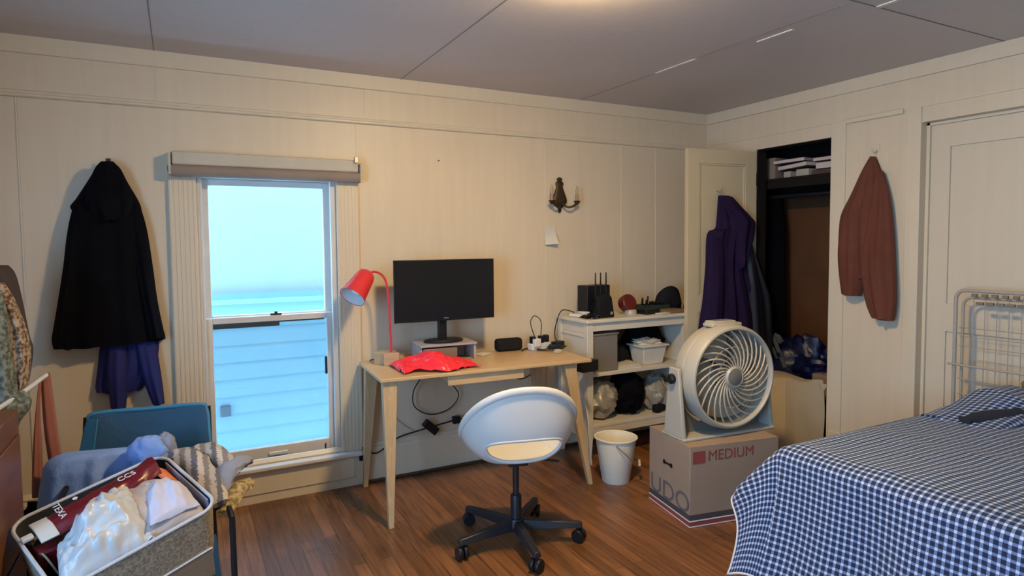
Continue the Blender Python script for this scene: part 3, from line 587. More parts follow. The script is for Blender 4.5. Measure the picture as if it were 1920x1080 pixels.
tag(ca.build('cable', 'black', off=(2.12, 3.42, .8)), 'black cable running from desk clutter up onto the white shelf unit', 'cable')
ad = MB().box((2.11, 3.40, DZ+.024), (.085, .05, .045), .4).box((2.06, 3.36, DZ+.018), (.07, .045, .033), -.5)
tag(ad.build('charger', 'black', off=(2.09, 3.38, DZ), bevel=.005), 'cluster of black chargers beside the white power strip', 'charger')
tag(lump((2.085, 3.385, DZ+.012), (.06, .045, .016), .5, 4, 4, 16).build('coiled_cable', 'greenp', off=(2.08, 3.38, DZ)), 'tangle of dark green cable among the chargers on the desk', 'cable')
tag(MB().box((2.02, 3.255, DZ+.012), (.042, .03, .022), .2).build('charger_cube', 'cream', off=(2.02, 3.255, DZ), bevel=.003), 'small cream plastic block on the front right of the desk', 'charger')
tag(MB().tube(smooth_path([(1.86, 3.42, DZ+.006), (1.90, 3.44, DZ+.010), (1.94, 3.43, DZ+.008), (1.98, 3.36, DZ+.006), (2.03, 3.33, DZ+.006)]), .006, 8).build('pen_roll', 'brass', off=(1.93, 3.42, DZ)), 'brown pen and lead lying at the back of the desk', 'pen')
tag(MB().box((1.60, 3.43, DZ+.006), (.08, .06, .010), .5).build('card_pack', 'paper', off=(1.60, 3.43, DZ), bevel=.002), 'small white packet lying right of the monitor riser', 'packet')

# ---- cables and adapters below the desk
def cable(name, pts, label, m='black', r=.0036): return tag(MB().tube(smooth_path(pts), r, 7).build(name, m, off=pts[0]), label, 'cable')
cable('cable', [(1.22, 3.56, .70), (1.27, 3.57, .63), (1.21, 3.58, .52), (1.22, 3.59, .42), (1.32, 3.595, .36), (1.44, 3.59, .38), (1.50, 3.58, .46), (1.45, 3.57, .56), (1.50, 3.56, .68)], 'black cable hanging in a big loop under the desk')
cable('cable', [(1.70, 3.50, .70), (1.74, 3.52, .62), (1.82, 3.54, .56), (1.95, 3.56, .52), (2.08, 3.57, .60), (2.10, 3.56, .68)], 'black cable dropping behind the white desk chair')
cable('cable', [(.90, 3.60, .22), (.98, 3.585, .18), (1.10, 3.58, .25), (1.22, 3.575, .275), (1.31, 3.57, .29), (1.40, 3.575, .30), (1.50, 3.575, .31), (1.68, 3.58, .30), (1.85, 3.59, .2)], 'long black cord running along the wall above the baseboard', r=.0045)
cable('cable', [(1.0, 3.612, .66), (1.02, 3.612, .5), (1.10, 3.612, .36), (1.22, 3.612, .26)], 'thin white cable against the wall behind the left desk legs', 'cabw', .003)
cable('cable', [(2.14, 3.36, .66), (2.18, 3.30, .5), (2.205, 3.22, .36), (2.19, 3.17, .2), (2.20, 3.16, .03)], 'pale grey cable hanging beside the right desk leg', 'cabw', .005)
a = thing('power_adapter', 'black power adapter brick hanging on the cord under the desk', 'adapter', (1.31, 3.57, .29))
MB().box((0, 0, 0), (.105, .035, .05), R=Matrix.Rotation(.75, 3, 'Y')).build('brick', 'black', a, bevel=.006)
a = thing('power_adapter', 'small black plug joined to the cord behind the white chair', 'adapter', (1.48, 3.575, .31))
MB().box((0, 0, 0), (.05, .035, .045)).build('brick', 'black', a, bevel=.006)
a = thing('power_adapter', 'black adapter plugged in at the left post of the white shelf', 'adapter', (2.20, 3.20, .64))
MB().box((0, 0, 0), (.13, .06, .07), .15).build('brick', 'black', a, bevel=.004)
a = thing('wall_plug', 'dark plug hanging below the right back of the desk', 'adapter', (1.99, 3.50, .64))
MB().box((0, 0, 0), (.03, .04, .09)).build('brick', 'black', a, bevel=.004)
a = thing('wall_outlet', 'small dark outlet plug on the baseboard beside the left desk leg', 'outlet', (.90, D-.024, .155))
MB().box((0, 0, 0), (.03, .02, .03)).build('plug', 'black', a, bevel=.003)

# ================================================================= DESK CHAIR
ch = thing('desk_chair', 'white moulded shell swivel chair on a black five-star base', 'chair', (1.355, 2.56, 0), math.radians(-14))
SZ = .428
def rimh(a):                                            # a: angle from the back, 0..pi
    t = min(1, a/2.25); return .012+.325*((1+math.cos(PI*t))/2)**.85
def shell_at(a, h, rr=1.0):
    f = 1-math.exp(-max(h, 0)/.075); back = (1+math.cos(a))/2
    axx = .170+.115*f; ayy = (.150+.075*f)*back+(.185+.02*f)*(1-back)
    s, c_ = math.sin(a), math.cos(a)
    sx = math.copysign(abs(s)**.85, s); sy = -math.copysign(abs(c_)**.85, c_)
    return Vector((rr*axx*sx, rr*ayy*sy, SZ+h))
def shellpt(a, v):
    if v <= .4:
        t = v/.4; return shell_at(a, -.010*(1-t*t), t)
    t = (v-.4)/.6; am = abs((a+PI) % (2*PI)-PI); return shell_at(a, rimh(am)*t**1.25)
def in_hole(a, h):
    am = (a+PI) % (2*PI)-PI; return abs(am/.74)**2.6+abs((h-.060)/.056)**2.6 < 1
n1, n2 = 240, 110; vs = [shellpt(0, 0)]; par = [None]
for i in range(n1):
    for j in range(n2):
        p = shellpt(2*PI*i/n1, (j+1)/n2); vs.append(p); par.append((2*PI*i/n1, p.z-SZ))
I = lambda i, j: 1+(i % n1)*n2+j
fs = [(0, I(i, 0), I(i+1, 0)) for i in range(n1)]
for i in range(n1):
    for j in range(n2-1):
        k = (I(i, j), I(i, j+1), I(i+1, j+1), I(i+1, j))
        if (j+1)/n2 > .42 and all(in_hole(*par[q]) for q in k): continue
        fs.append(k)
so = MB().add(vs, fs).build('seat_shell', 'white', ch)
md = so.modifiers.new('solid', 'SOLIDIFY'); md.thickness = .009; md.offset = 0; md.use_rim = True
hole = [shell_at(.74*math.copysign(abs(math.cos(t))**(2/2.6), math.cos(t)), .060+.056*math.copysign(abs(math.sin(t))**(2/2.6), math.sin(t))) for t in [2*PI*i/72 for i in range(74)]]
MB().tube(hole, .0078, 10).build('back_opening_lip', 'white', ch)
# thick rolled rim, fading out along the arms
rp = []; rads = []
for i in range(97):
    a = -2.35+4.70*i/96; am = abs(a); p = shell_at(a, rimh(am)); out = Vector((p.x, p.y, 0)).normalized()
    rp.append(p+out*.004); rads.append(.005+.0125*max(0, math.cos(am/2.35*PI/2))**.6)
rm = MB(); vs = []; n = 12
for i, p in enumerate(rp):
    t = (rp[min(i+1, 96)]-rp[max(i-1, 0)]).normalized(); out = Vector((p.x, p.y, 0)).normalized(); x = (out-t*out.dot(t)).normalized(); y = t.cross(x)
    vs += [p+x*rads[i]*.62*math.cos(2*PI*k/n)+y*rads[i]*math.sin(2*PI*k/n) for k in range(n)]
rm.add(vs, [(i*n+k, i*n+(k+1) % n, (i+1)*n+(k+1) % n, (i+1)*n+k) for i in range(96) for k in range(n)]+[tuple(range(n))[::-1], tuple(96*n+k for k in range(n))])
rm.build('rolled_rim', 'white', ch)
MB().box((0, .01, .406), (.20, .16, .012)).box((.0, .0, .392), (.09, .12, .03)).build('seat_plate', 'dkmetal', ch, bevel=.004)
MB().tube([(.04, .0, .390), (.14, -.03, .386), (.20, -.035, .376)], .006, 8).build('height_lever', 'dkmetal', ch)
MB().lathe([(.026, .07), (.026, .22), (.024, .225), (.015, .226), (.015, .39), (.024, .392), (.024, .40)], 28).build('gas_column', 'dkmetal', ch)
MB().lathe([(0, .062), (.044, .062), (.046, .085), (.036, .115), (0, .118)], 28).build('hub', 'dkmetal', ch)
for k in range(5):
    a = math.radians(331+72*k+14); d = Vector((math.cos(a), math.sin(a), 0))
    MB().frustum((d.x*.035, d.y*.035, .092), (d.x*.30, d.y*.30, .076), (.03, .045), (.022, .032), a) and None
    q = MB(); n_ = Vector((-d.y, d.x, 0)); vs = []
    for r_, w_, z0, z1 in ((.03, .028, .066, .110), (.17, .024, .070, .104), (.295, .020, .072, .096), (.308, .016, .068, .092)):
        c = d*r_; vs += [c-n_*w_+Vector((0, 0, z0)), c+n_*w_+Vector((0, 0, z0)), c+n_*w_*.6+Vector((0, 0, z1)), c-n_*w_*.6+Vector((0, 0, z1))]
    q.add(vs, [(0, 1, 2, 3), (15, 14, 13, 12)]+[(4*i+j, 4*i+(j+1) % 4, 4*i+4+(j+1) % 4, 4*i+4+j) for i in range(3) for j in range(4)])
    lg = q.build('leg', 'dkmetal', ch, bevel=.003)
    wa = a+1.0+k*.7; wd = Vector((math.cos(wa), math.sin(wa), 0)); c = d*.293
    w = MB()
    rot = Matrix.Rotation(wa, 4, 'Z') @ Matrix.Rotation(PI/2, 4, 'Y')
    for s in (-1, 1):
        w.lathe([(0, -.010), (.027, -.010), (.0300, -.006), (.0300, .006), (.027, .010), (0, .010)], 24, Matrix.Translation(c+wd*s*.014+Vector((0, 0, .0305))) @ rot)
    w.tube([c+Vector((0, 0, .028)), c+Vector((0, 0, .075))], .007, 10)
    w.build('caster', 'black', lg)

# ================================================================= WHITE SHELF UNIT
SX0, SX1, SY0, SY1, SH = 2.24, 3.09, 3.26, 3.61, .91
su = thing('shelf_unit', 'white painted open shelf unit between desk and closet door', 'shelf', (SX0, SY0, 0))
b = MB().bx(SX0-.012, SX1+.012, SY0-.015, SY1, SH-.022, SH); wpart('top', b, 'shelf', su, bevel=.004)
for x in (SX0, SX1-.045):
    for y in (SY0, SY1-.04):
        b = MB().frustum((x+.0225, y+.02, SH-.022), (x+.0225, y+.02, .18), (.045, .04), (.045, .04)).frustum((x+.0225, y+.02, .18), (x+.0225+(-.006 if x == SX0 else .006), y+.02, 0), (.045, .04), (.03, .03))
        wpart('post', b, 'shelf', su, bevel=.002)
wpart('rail', MB().bx(SX0+.045, SX1-.045, SY0+.005, SY0+.02, SH-.075, SH-.022).bx(SX0+.01, SX0+.02, SY0+.04, SY1-.04, SH-.09, SH-.022).bx(SX0+.006, SX0+.014, SY0+.04, SY1-.04, SH-.115, SH-.10), 'shelf', su, bevel=.002)
wpart('side_panel', MB().bx(SX0+.012, SX0+.02, SY0+.04, SY1-.04, .15, SH-.09), 'shelf', su); wpart('side_panel', MB().bx(SX1-.02, SX1-.012, SY0+.04, SY1-.04, .15, SH-.022), 'shelf', su)
for z in (.545, .215): wpart('shelf_board', MB().bx(SX0+.012, SX1-.012, SY0+.004, SY1-.01, z, z+.022), 'shelf', su, bevel=.002)
wpart('bottom_rail', MB().bx(SX0+.045, SX1-.045, SY0+.006, SY0+.02, .17, .215), 'shelf', su, bevel=.002)
S1, S2 = .567, .237
# on top
t = thing('router', 'black router with three antennas on the left of the white shelf top', 'router', (2.42, 3.33, SH))
b = MB(); b.add([(-.065, -.03, 0), (.065, -.03, 0), (.065, .05, 0), (-.065, .05, 0), (-.06, -.02, .11), (.052, -.02, .13), (.045, .01, .16), (-.06, .01, .15)], [(0, 1, 2, 3), (4, 5, 6, 7), (0, 1, 5, 4), (1, 2, 6, 5), (2, 3, 7, 6), (3, 0, 4, 7)])
b.build('housing', 'blackmat', t, bevel=.012, seg=3)
for x in (-.055, -.015, .028): MB().frustum((x, .02, .12), (x+.008, .03, .29), (.012, .009), (.007, .007)).build('antenna', 'black', t, bevel=.002)
MB().box((.035, -.034, .03), (.018, .004, .02)).build('indicator_plate', 'steel', t, bevel=.002)
t = thing('desktop_case', 'black upright box behind the router on the shelf top', 'box', (2.42, 3.46, SH), .12)
MB().box((0.01, 0, .102), (.20, .10, .204)).build('case', 'black', t, bevel=.004)
MB().box((-.0865, -.0, .10), (.002, .06, .16)).build('side_vent', 'fang', t)
tag(MB().box((2.31, 3.44, SH+.012), (.09, .12, .02), .3).box((2.32, 3.42, SH+.03), (.06, .07, .014), -.2).build('modem', 'white', off=(2.31, 3.44, SH), bevel=.004), 'small white modem at the left end of the shelf top', 'modem')
tag(lump((2.33, 3.345, SH+.012), (.06, .05, .016), .6, 4, 9, 20).build('coiled_cable', 'black', off=(2.33, 3.34, SH)), 'black cable coil lying in front of the white modem', 'cable')
t = thing('tin', 'round dark red tin on a clear cup on the shelf top', 'tin', (2.66, 3.40, SH))
MB().lathe([(0, 0), (.045, 0), (.04, .03), (.035, .035), (0, .035)], 32, Matrix.Translation((.012, -.02, 0))).build('cup', 'smoke', t)
MB().lathe([(0, -.035), (.05, -.035), (.058, -.025), (.058, .025), (.05, .035), (0, .035)], 36, Matrix.Translation((0, 0, .075)) @ Matrix.Rotation(1.15, 4, 'X')).build('drum', 'redmug', t, bevel=.004)
tag(MB().box((2.80, 3.37, SH+.018), (.13, .13, .034), .1).build('wallet_box', 'black', off=(2.80, 3.37, SH), bevel=.006), 'flat black case beside the red tin on the shelf', 'case')
t = thing('desk_organizer', 'dark tray of stationery on the right of the shelf top', 'tray', (2.90, 3.45, SH))
MB().bx(-.10, .13, -.06, .06, 0, .008).bx(-.10, .13, -.06, -.054, .008, .05).bx(-.10, .13, .054, .06, .008, .05).bx(-.10, -.094, -.06, .06, .008, .05).bx(.124, .13, -.06, .06, .008, .035).build('tray', 'greenp', t, bevel=.002)
for x, y, hh, m in ((-.08, 0, .10, 'black'), (-.06, .02, .085, 'greenp'), (-.04, -.01, .11, 'black'), (-.02, .03, .08, 'black'), (.01, 0, .075, 'brass')):
    MB().tube([(x, y, .008), (x+.012, y, hh)], .006, 8).build('pen', m, t)
MB().tube([(-.02, -.02, .065), (.16, -.01, .045)], .010, 8).build('marker', 'black', t)
tag(MB().box((2.99, 3.33, SH+.012), (.16, .11, .022), .05).build('notebook', 'card_in', off=(2.99, 3.33, SH), bevel=.002), 'brown notebook lying at the right of the shelf top', 'notebook')
tag(MB().box((2.87, 3.285, SH+.005), (.10, .05, .008), .2).build('paper_slip', 'paper', off=(2.87, 3.285, SH), bevel=.001), 'small white paper slip at the front edge of the shelf top', 'paper')
t = thing('headphone_case', 'rounded black case standing at the right end of the shelf top', 'case', (3.085, 3.50, SH), -.2)
MB().slab(lambda u, v: Vector((.05*math.cos(PI*u)*(1 if 1 else 0)*(1-.0*v), -.02-.02*math.sin(PI*v), .155*(math.sin(PI*u)**.55)*v)), 30, 12, .05).build('shell', 'blackmat', t)
# middle shelf
t = thing('file_box', 'grey translucent file box on the left of the middle shelf', 'box', (2.40, 3.40, S1), .0)
MB().bx(-.10, .10, -.11, .13, 0, .24).build('body', 'greybox', t, bevel=.008)
MB().bx(-.105, .105, -.115, .135, .232, .248).build('lid', 'greybox', t, bevel=.004)
t = thing('tissue_box', 'white plastic bin overflowing with paper on the middle shelf', 'box', (2.82, 3.38, S1))
MB().frustum((0, 0, 0), (0, 0, .13), (.16, .12), (.21, .16)).build('tub', 'white2', t, bevel=.006)
MB().bx(-.115, .115, -.09, .09, .122, .135).build('rim', 'white2', t, bevel=.004)
lump((0, .01, .14), (.095, .065, .032), .5, 3, 12, 24).build('paper_wad', 'paper', t)
tag(MB().box((2.60, 3.37, S1+.012), (.17, .16, .008), .1).box((2.61, 3.37, S1+.02), (.16, .15, .007), -.05).box((2.6, 3.37, S1+.004), (.18, .17, .008)).build('paper_stack', 'paper', off=(2.60, 3.37, S1)), 'flat stack of papers between grey file box and white bin', 'papers')
tag(lump((2.60, 3.48, S1+.085), (.10, .09, .085), .3, 2, 14, 28, flat=.082).build('folded_clothes', 'blackmat', off=(2.60, 3.48, S1)), 'dark bundle of clothes behind the papers on the middle shelf', 'clothes')
tag(lump((2.87, 3.49, S1+.14), (.17, .08, .14), .22, 2.2, 15, 32, flat=.137).build('coat_bundle', 'coat', off=(2.86, 3.47, S1)), 'large black clothes bundle stuffed behind the white bin', 'clothes')
# bottom shelf
t = lump((2.42, 3.39, S2+.13), (.125, .10, .125), .28, 1.8, 21, 44, flat=.118).build('carrier_bag', 'smoke', off=(2.42, 3.39, S2))
tag(t, 'pale translucent plastic bag at the left of the bottom shelf', 'bag')
tag(lump((2.66, 3.41, S2+.14), (.12, .12, .15), .25, 3, 22, 30, flat=.135).build('black_bag', 'coat', off=(2.66, 3.41, S2)), 'black fabric bag in the middle of the bottom shelf', 'bag')
tag(lump((2.90, 3.40, S2+.11), (.10, .11, .12), .28, 1.8, 24, 44, flat=.102).build('carrier_bag', 'smoke', off=(2.90, 3.40, S2)), 'crumpled translucent bag at the right of the bottom shelf', 'bag')
tag(MB().box((2.86, 3.31, S2+.03), (.10, .05, .05), .3).build('shoe_box', 'blackmat', off=(2.86, 3.31, S2), bevel=.01), 'small dark case in front of the right translucent bag', 'case')

# ================================================================= BUCKET
bk = thing('bucket', 'cream enamel bucket with a wire handle in front of the shelf', 'bucket', (2.222, 2.945, 0))
MB().lathe([(0, .004), (.072, .004), (.076, 0), (.080, .004), (.118, .255), (.126, .258), (.127, .264), (.122, .266), (.115, .262), (.077, .012), (0, .010)], 56).build('body', 'bucket', bk)
hpath = [Vector((.122*math.cos(a), -.006-.13*math.sin(a), .245-.13*math.sin(a))) for a in [PI*i/24 for i in range(25)]]
Rh = Matrix.Rotation(.9, 3, 'Z')
MB().tube([Rh @ p for p in hpath], .0028, 8).build('handle', 'wire', bk)
c = Rh @ hpath[12]; tdir = (Rh @ (hpath[14]-hpath[10])).normalized()
MB().tube([c-tdir*.035, c+tdir*.035], .008, 12).build('grip', 'white2', bk)

# ================================================================= MOVING BOX AND FAN
br = math.radians(-10)
mb_ = thing('moving_box', 'medium cardboard moving box on the floor under the round fan', 'box', (2.158, 2.27, 0), br)
BW, BD, BH = .52, .385, .40
MB().bx(0, BW, 0, BD, 0, BH-.004).build('carton', 'card', mb_, bevel=.003)
MB().bx(0, BW, 0, BD/2-.001, BH-.004, BH).bx(0, BW, BD/2+.001, BD, BH-.004, BH).build('flap', 'card', mb_)
e = .0008
MB().bx(-e, BW+e, -e, BD+e, .0, .034).build('red_base_stripe', 'inkred', mb_, smooth=False)
MB().bx(-2*e, BW+2*e, -2*e, BD+2*e, .030, .036).bx(-2*e, BW+2*e, -2*e, BD+2*e, .003, .008).build('pale_line', 'inkwhite', mb_, smooth=False)
MB().bx(-e, BW+e, -e, BD+e, .036, .064).build('dark_stripe', 'inkdark', mb_, smooth=False)
lm = MB(); lm.bx(.016, .086, -e, .001, .315, .376); lm.build('red_mark', 'inkred', mb_, smooth=False)
RX = Matrix.Rotation(PI/2, 4, 'X')
text('printed_word', 'MEDIUM', .072, 'inkred', mb_, Matrix.Translation((.10, -e, .325)) @ RX)
RL = Matrix.Rotation(-PI/2, 4, 'Z') @ RX
text('printed_letters', 'UDO', .135, 'inkgrey', mb_, Matrix.Translation((-e, .372, .066)) @ RL @ Matrix.Diagonal((1.22, 1, 1, 1)))
MB().box((-.0008, .20, .255), (.0016, .062, .010)).lathe([(0, -.001), (.012, -.001), (.012, .001), (0, .001)], 16, Matrix.Translation((-.0008, .233, .255)) @ Matrix.Rotation(PI/2, 4, 'Y')).lathe([(0, -.001), (.012, -.001), (.012, .001), (0, .001)], 16, Matrix.Translation((-.0008, .167, .255)) @ Matrix.Rotation(PI/2, 4, 'Y')).build('hand_hole', 'blackmat', mb_)

fo = Matrix.Rotation(br, 3, 'Z') @ Vector((.30, .18, 0))
fn_ = thing('box_fan', 'large round cream floor fan standing on the cardboard moving box', 'fan', (2.158+fo.x, 2.27+fo.y, BH), br+math.radians(5))
FC = Vector((0, 0, .305)); RY = Matrix.Translation(FC) @ Matrix.Rotation(PI/2, 4, 'X')   # local z -> -y (forward)
RF = .262
MB().lathe([(RF-.040, -.060), (RF-.016, -.066), (RF-.006, -.050), (RF-.002, .010), (RF-.010, .018), (RF-.018, .018), (RF-.020, .0), (RF-.032, -.056)], 96, RY, close=True).build('rear_drum', 'fanw', fn_)
MB().lathe([(RF-.004, .024), (RF+.006, .028), (RF+.008, .050), (RF+.002, .096), (RF-.006, .108), (RF-.014, .110), (RF-.020, .104), (RF-.022, .090), (RF-.020, .026)], 96, RY, close=True).build('front_ring', 'fanw', fn_)
MB().lathe([(RF-.016, .014), (RF-.006, .014), (RF-.006, .030), (RF-.016, .030)], 96, RY, close=True).build('seam_band', 'fang', fn_)
g = MB(); nr = 26
for k in range(nr):
    pts = []
    for i in range(11):
        t = i/10; r_ = .052+(RF-.020-.052)*t; a = 2*PI*k/nr+1.15*(t**.75)
        pts.append(RY @ Vector((r_*math.cos(a), r_*math.sin(a), .094-.012*t+.012*math.sin(PI*t))))
    g.tube(pts, .0043, 6)
for rr in (.10, .155): g.lathe([(rr-.0012, .090), (rr+.0012, .090), (rr+.0012, .095), (rr-.0012, .095)], 64, RY, close=True)
g.build('grille', 'fanrib', fn_)
MB().lathe([(0, .085), (.054, .085), (.056, .10), (.048, .112), (.044, .108), (0, .108)], 48, RY).build('hub_ring', 'fanw', fn_)
MB().lathe([(0, .108), (.040, .108), (.040, .112), (.03, .116), (0, .117)], 40, RY).build('hub_cap', 'fang', fn_)
for k in range(5):
    a0 = 2*PI*k/5+.3
    def bl_(u, v, a0=a0):
        r_ = .04+.185*u; a = a0+(v-.5)*1.2+.5*u
        return RY @ Vector((r_*math.cos(a), r_*math.sin(a), .02+.05*(v-.5)))
    MB().slab(bl_, 10, 8, .004).build('blade', 'blade', fn_)
MB().lathe([(0, -.05), (.06, -.05), (.065, .0), (.045, .06), (0, .07)], 32, RY).build('motor', 'fang', fn_)
g = MB()
for k in range(20):
    a = 2*PI*k/20; g.tube([RY @ Vector((.05*math.cos(a), .05*math.sin(a), -.058)), RY @ Vector(((RF-.03)*math.cos(a+.4), (RF-.03)*math.sin(a+.4), -.055))], .003, 5)
for rr in [.05+.0125*q for q in range(15)]: g.lathe([(rr-.0035, -.06), (rr+.0035, -.06), (rr+.0035, -.055), (rr-.0035, -.055)], 48, RY, close=True)
g.build('rear_grille', 'fanrib', fn_)
MB().box((-.0, .005, RF+.305+.008), (.15, .07, .022)).box((-.0, -.01, RF+.305+.0), (.19, .08, .02)).build('carry_handle', 'fanw', fn_, bevel=.006)
MB().box((-.0, -.0, RF+.305+.0195), (.10, .03, .002)).build('handle_slot', 'fang', fn_)
for s in (-1, 1):
    x = s*(RF+.022)
    b = MB(); b.add([(x-.012, -.075, .012), (x+.012, -.075, .012), (x+.012, .085, .012), (x-.012, .085, .012), (x-.010, -.03, .36), (x+.010, -.03, .36), (x+.010, .045, .36), (x-.010, .045, .36)], [(0, 3, 2, 1), (4, 5, 6, 7), (0, 1, 5, 4), (1, 2, 6, 5), (2, 3, 7, 6), (3, 0, 4, 7)])
    b.build('stand_arm', 'fanw', fn_, bevel=.006, seg=3)
    MB().lathe([(0, -.012), (.022, -.012), (.026, -.006), (.026, .008), (.02, .014), (0, .014)], 24, Matrix.Translation((x+s*.022, .008, .305)) @ Matrix.Rotation(s*PI/2, 4, 'Y')).build('pivot_knob', 'black', fn_)
MB().bx(-RF-.034, RF+.034, -.085, .10, 0, .016).build('stand_base', 'fanw', fn_, bevel=.006, seg=3)
# low rear shroud that joins the stand arms
b = MB(); poly = [(-RF-.03, .01)]+[((RF+.012)*math.sin(-PI/2+PI*i/24), .305-(RF+.012)*math.cos(-PI/2+PI*i/24)) for i in range(25)]+[(RF+.03, .01)]
poly = [(-RF-.03, .012), (-RF-.03, .26)]+[((RF+.010)*math.sin(a), .305-(RF+.010)*math.cos(a)) for a in [(-1.4+2.8*i/24) for i in range(25)]]+[(RF+.03, .26), (RF+.03, .012)]
b.prism(poly, -.03, -.01, Matrix.Rotation(PI/2, 4, 'X')); b.build('rear_shroud', 'fang', fn_)
# ================================================================= CLOSET CONTENTS
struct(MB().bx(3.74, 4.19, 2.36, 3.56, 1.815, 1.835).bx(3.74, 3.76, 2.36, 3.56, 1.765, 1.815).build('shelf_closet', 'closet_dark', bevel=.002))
tag(MB().tube([(3.92, 2.36, 1.72), (3.92, 3.56, 1.72)], .016, 14).build('closet_rod', 'dkmetal', off=(3.92, 2.96, 1.72)), 'dark hanging rod under the closet shelf', 'rod')
Z = 1.835
t = thing('cardboard_box', 'brown cardboard box at the left on the closet shelf', 'box', (3.93, 3.30, Z), .05)
MB().bx(-.14, .14, -.13, .13, 0, .145).build('carton', 'card', t, bevel=.003); MB().bx(-.143, .143, -.133, .133, .14, .155).build('lid', 'card', t, bevel=.002)
def book(x, y, z, w, d, h, rz, tilt, label):
    t = thing('book', label, 'book', (x, y, z), rz, 'books piled on the closet shelf'); t.rotation_euler = (tilt, 0, rz)
    MB().bx(-d/2, d/2, -w/2, w/2, 0, .003).bx(-d/2, d/2, -w/2, w/2, h-.003, h).bx(d/2-.003, d/2, -w/2, w/2, 0, h).build('cover', 'book2', t)
    MB().bx(-d/2-.001, d/2-.004, -w/2+.004, w/2-.004, .003, h-.003).build('page_block', 'book1', t, smooth=False)
book(3.86, 3.00, Z+.062, .25, .17, .030, -.08, -.05, 'bright page edged book resting across the two small cream boxes')
book(3.87, 3.05, Z+.105, .24, .17, .026, .10, -.02, 'topmost book of the pile on the closet shelf')
book(3.90, 2.80, Z+.095, .16, .15, .026, 0, 0, 'small pale book at the far right of the closet shelf')
book(3.93, 2.79, Z+.045, .18, .16, .045, .1, 0, 'dark red book under the small pale one on the right')
tag(MB().box((3.84, 3.065, Z+.024), (.08, .055, .046)).build('small_box', 'book3', off=(3.84, 3.065, Z), bevel=.003), 'small square cream box under the book pile, left one', 'box')
tag(MB().box((3.86, 2.95, Z+.028), (.10, .10, .052)).build('small_box', 'book3', off=(3.86, 2.95, Z), bevel=.003), 'wider cream box under the book pile, right one', 'box')
tag(MB().box((3.93, 2.79, Z+.02), (.20, .20, .038)).build('flat_case', 'book2', off=(3.93, 2.79, Z), bevel=.003), 'flat dark case lowest at the right of the closet shelf', 'case')
# storage platform and big blue bags
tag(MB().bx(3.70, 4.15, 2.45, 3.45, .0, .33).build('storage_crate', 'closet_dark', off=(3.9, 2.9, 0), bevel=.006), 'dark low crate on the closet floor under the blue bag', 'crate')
t = thing('blue_bag', 'large shiny blue woven bag lying in the closet', 'bag', (3.88, 2.98, .33))
lump((0, 0, .18), (.16, .26, .21), .35, 2.6, 31, 48, flat=.175).build('body', 'bluebag', t)
MB().slab(lambda u, v: Vector((-.165+.05*u, .12-.15*u+.03*v, .33-.28*u)), 12, 2, .003).build('strap', 'bagstrap', t)
MB().slab(lambda u, v: Vector((-.17+.03*u, -.02+.14*u+.035*v, .17+.22*u)), 12, 2, .003).build('strap', 'bagstrap', t)
lump((-.10, .14, .36), (.015, .055, .04), .4, 3, 33, 18).build('handle_tab', 'bagstrap', t)
tag(MB().box((3.80, 2.72, .42), (.10, .16, .17), .1).build('cardboard_carton', 'card', off=(3.80, 2.72, .33), bevel=.003), 'small cardboard carton right of the blue bag in the closet', 'box')
for yy, dp, zb, lab in ((3.40, .10, .62, 'black coat hanging deepest at the left end of the closet rod'), (3.28, .09, .72, 'dark hanging coat in front of the others on the closet rod')):
    rows = [(yy-.02, 1.70, yy+.02, 1.70), (yy-.03, 1.62, yy+.03, 1.62), (yy-.05, 1.50, yy+.05, 1.50), (yy-.06, 1.1, yy+.06, 1.1), (yy-.07, zb, yy+.07, zb)]
    g = garment([(-r[2], r[1], -r[0], r[3]) for r in rows], .22, (2, .02), side='x', plane=3.98, n=24, seed=int(yy*10))
    tag(g.build('hanging_coat', 'coat', off=(3.9, yy, 1.7)), lab, 'coat')

# ---- cream sack in front of the closet opening
t = thing('canvas_sack', 'cream canvas sack standing on the floor in front of the closet', 'bag', (3.42, 2.78, 0))
def sack(u, v):
    # u round, v up
    cs = [(3.24, 3.05), (3.335, 2.68), (3.585, 2.60), (3.575, 3.02)]
    s = (u*4) % 4; i = int(s) % 4; f = s-int(s); a = Vector(cs[i]); b = Vector(cs[(i+1) % 4]); p = a.lerp(b, f)
    c = Vector((3.44, 2.84)); q = c+(p-c)*(1+.05*math.sin(PI*v)+.035*noise3(u*14, v*1.2, 0, 4)*(1.3-v)-.02*(1-v))
    top = .535-.03*((p.x-3.24)/.34)+.01*math.sin(u*30)
    return (q.x, q.y, top*v+.0*noise3(u*4, v*4, 1, 2))
b = MB(); nu, nv = 96, 20; vs = [sack(i/nu, j/nv) for j in range(nv+1) for i in range(nu)]
b.add(vs, [(j*nu+i, j*nu+(i+1) % nu, (j+1)*nu+(i+1) % nu, (j+1)*nu+i) for j in range(nv) for i in range(nu)]+[tuple(range(nu))[::-1], tuple(nv*nu+i for i in range(nu))])
wpart('sack_body', b, 'cream', t)
wpart('corner_ear', MB().add([(3.55, 2.60, .50), (3.60, 2.575, .485), (3.575, 2.59, .44), (3.565, 2.62, .49)], [(0, 1, 2), (0, 2, 3), (0, 3, 1), (1, 3, 2)]), 'cream', t)

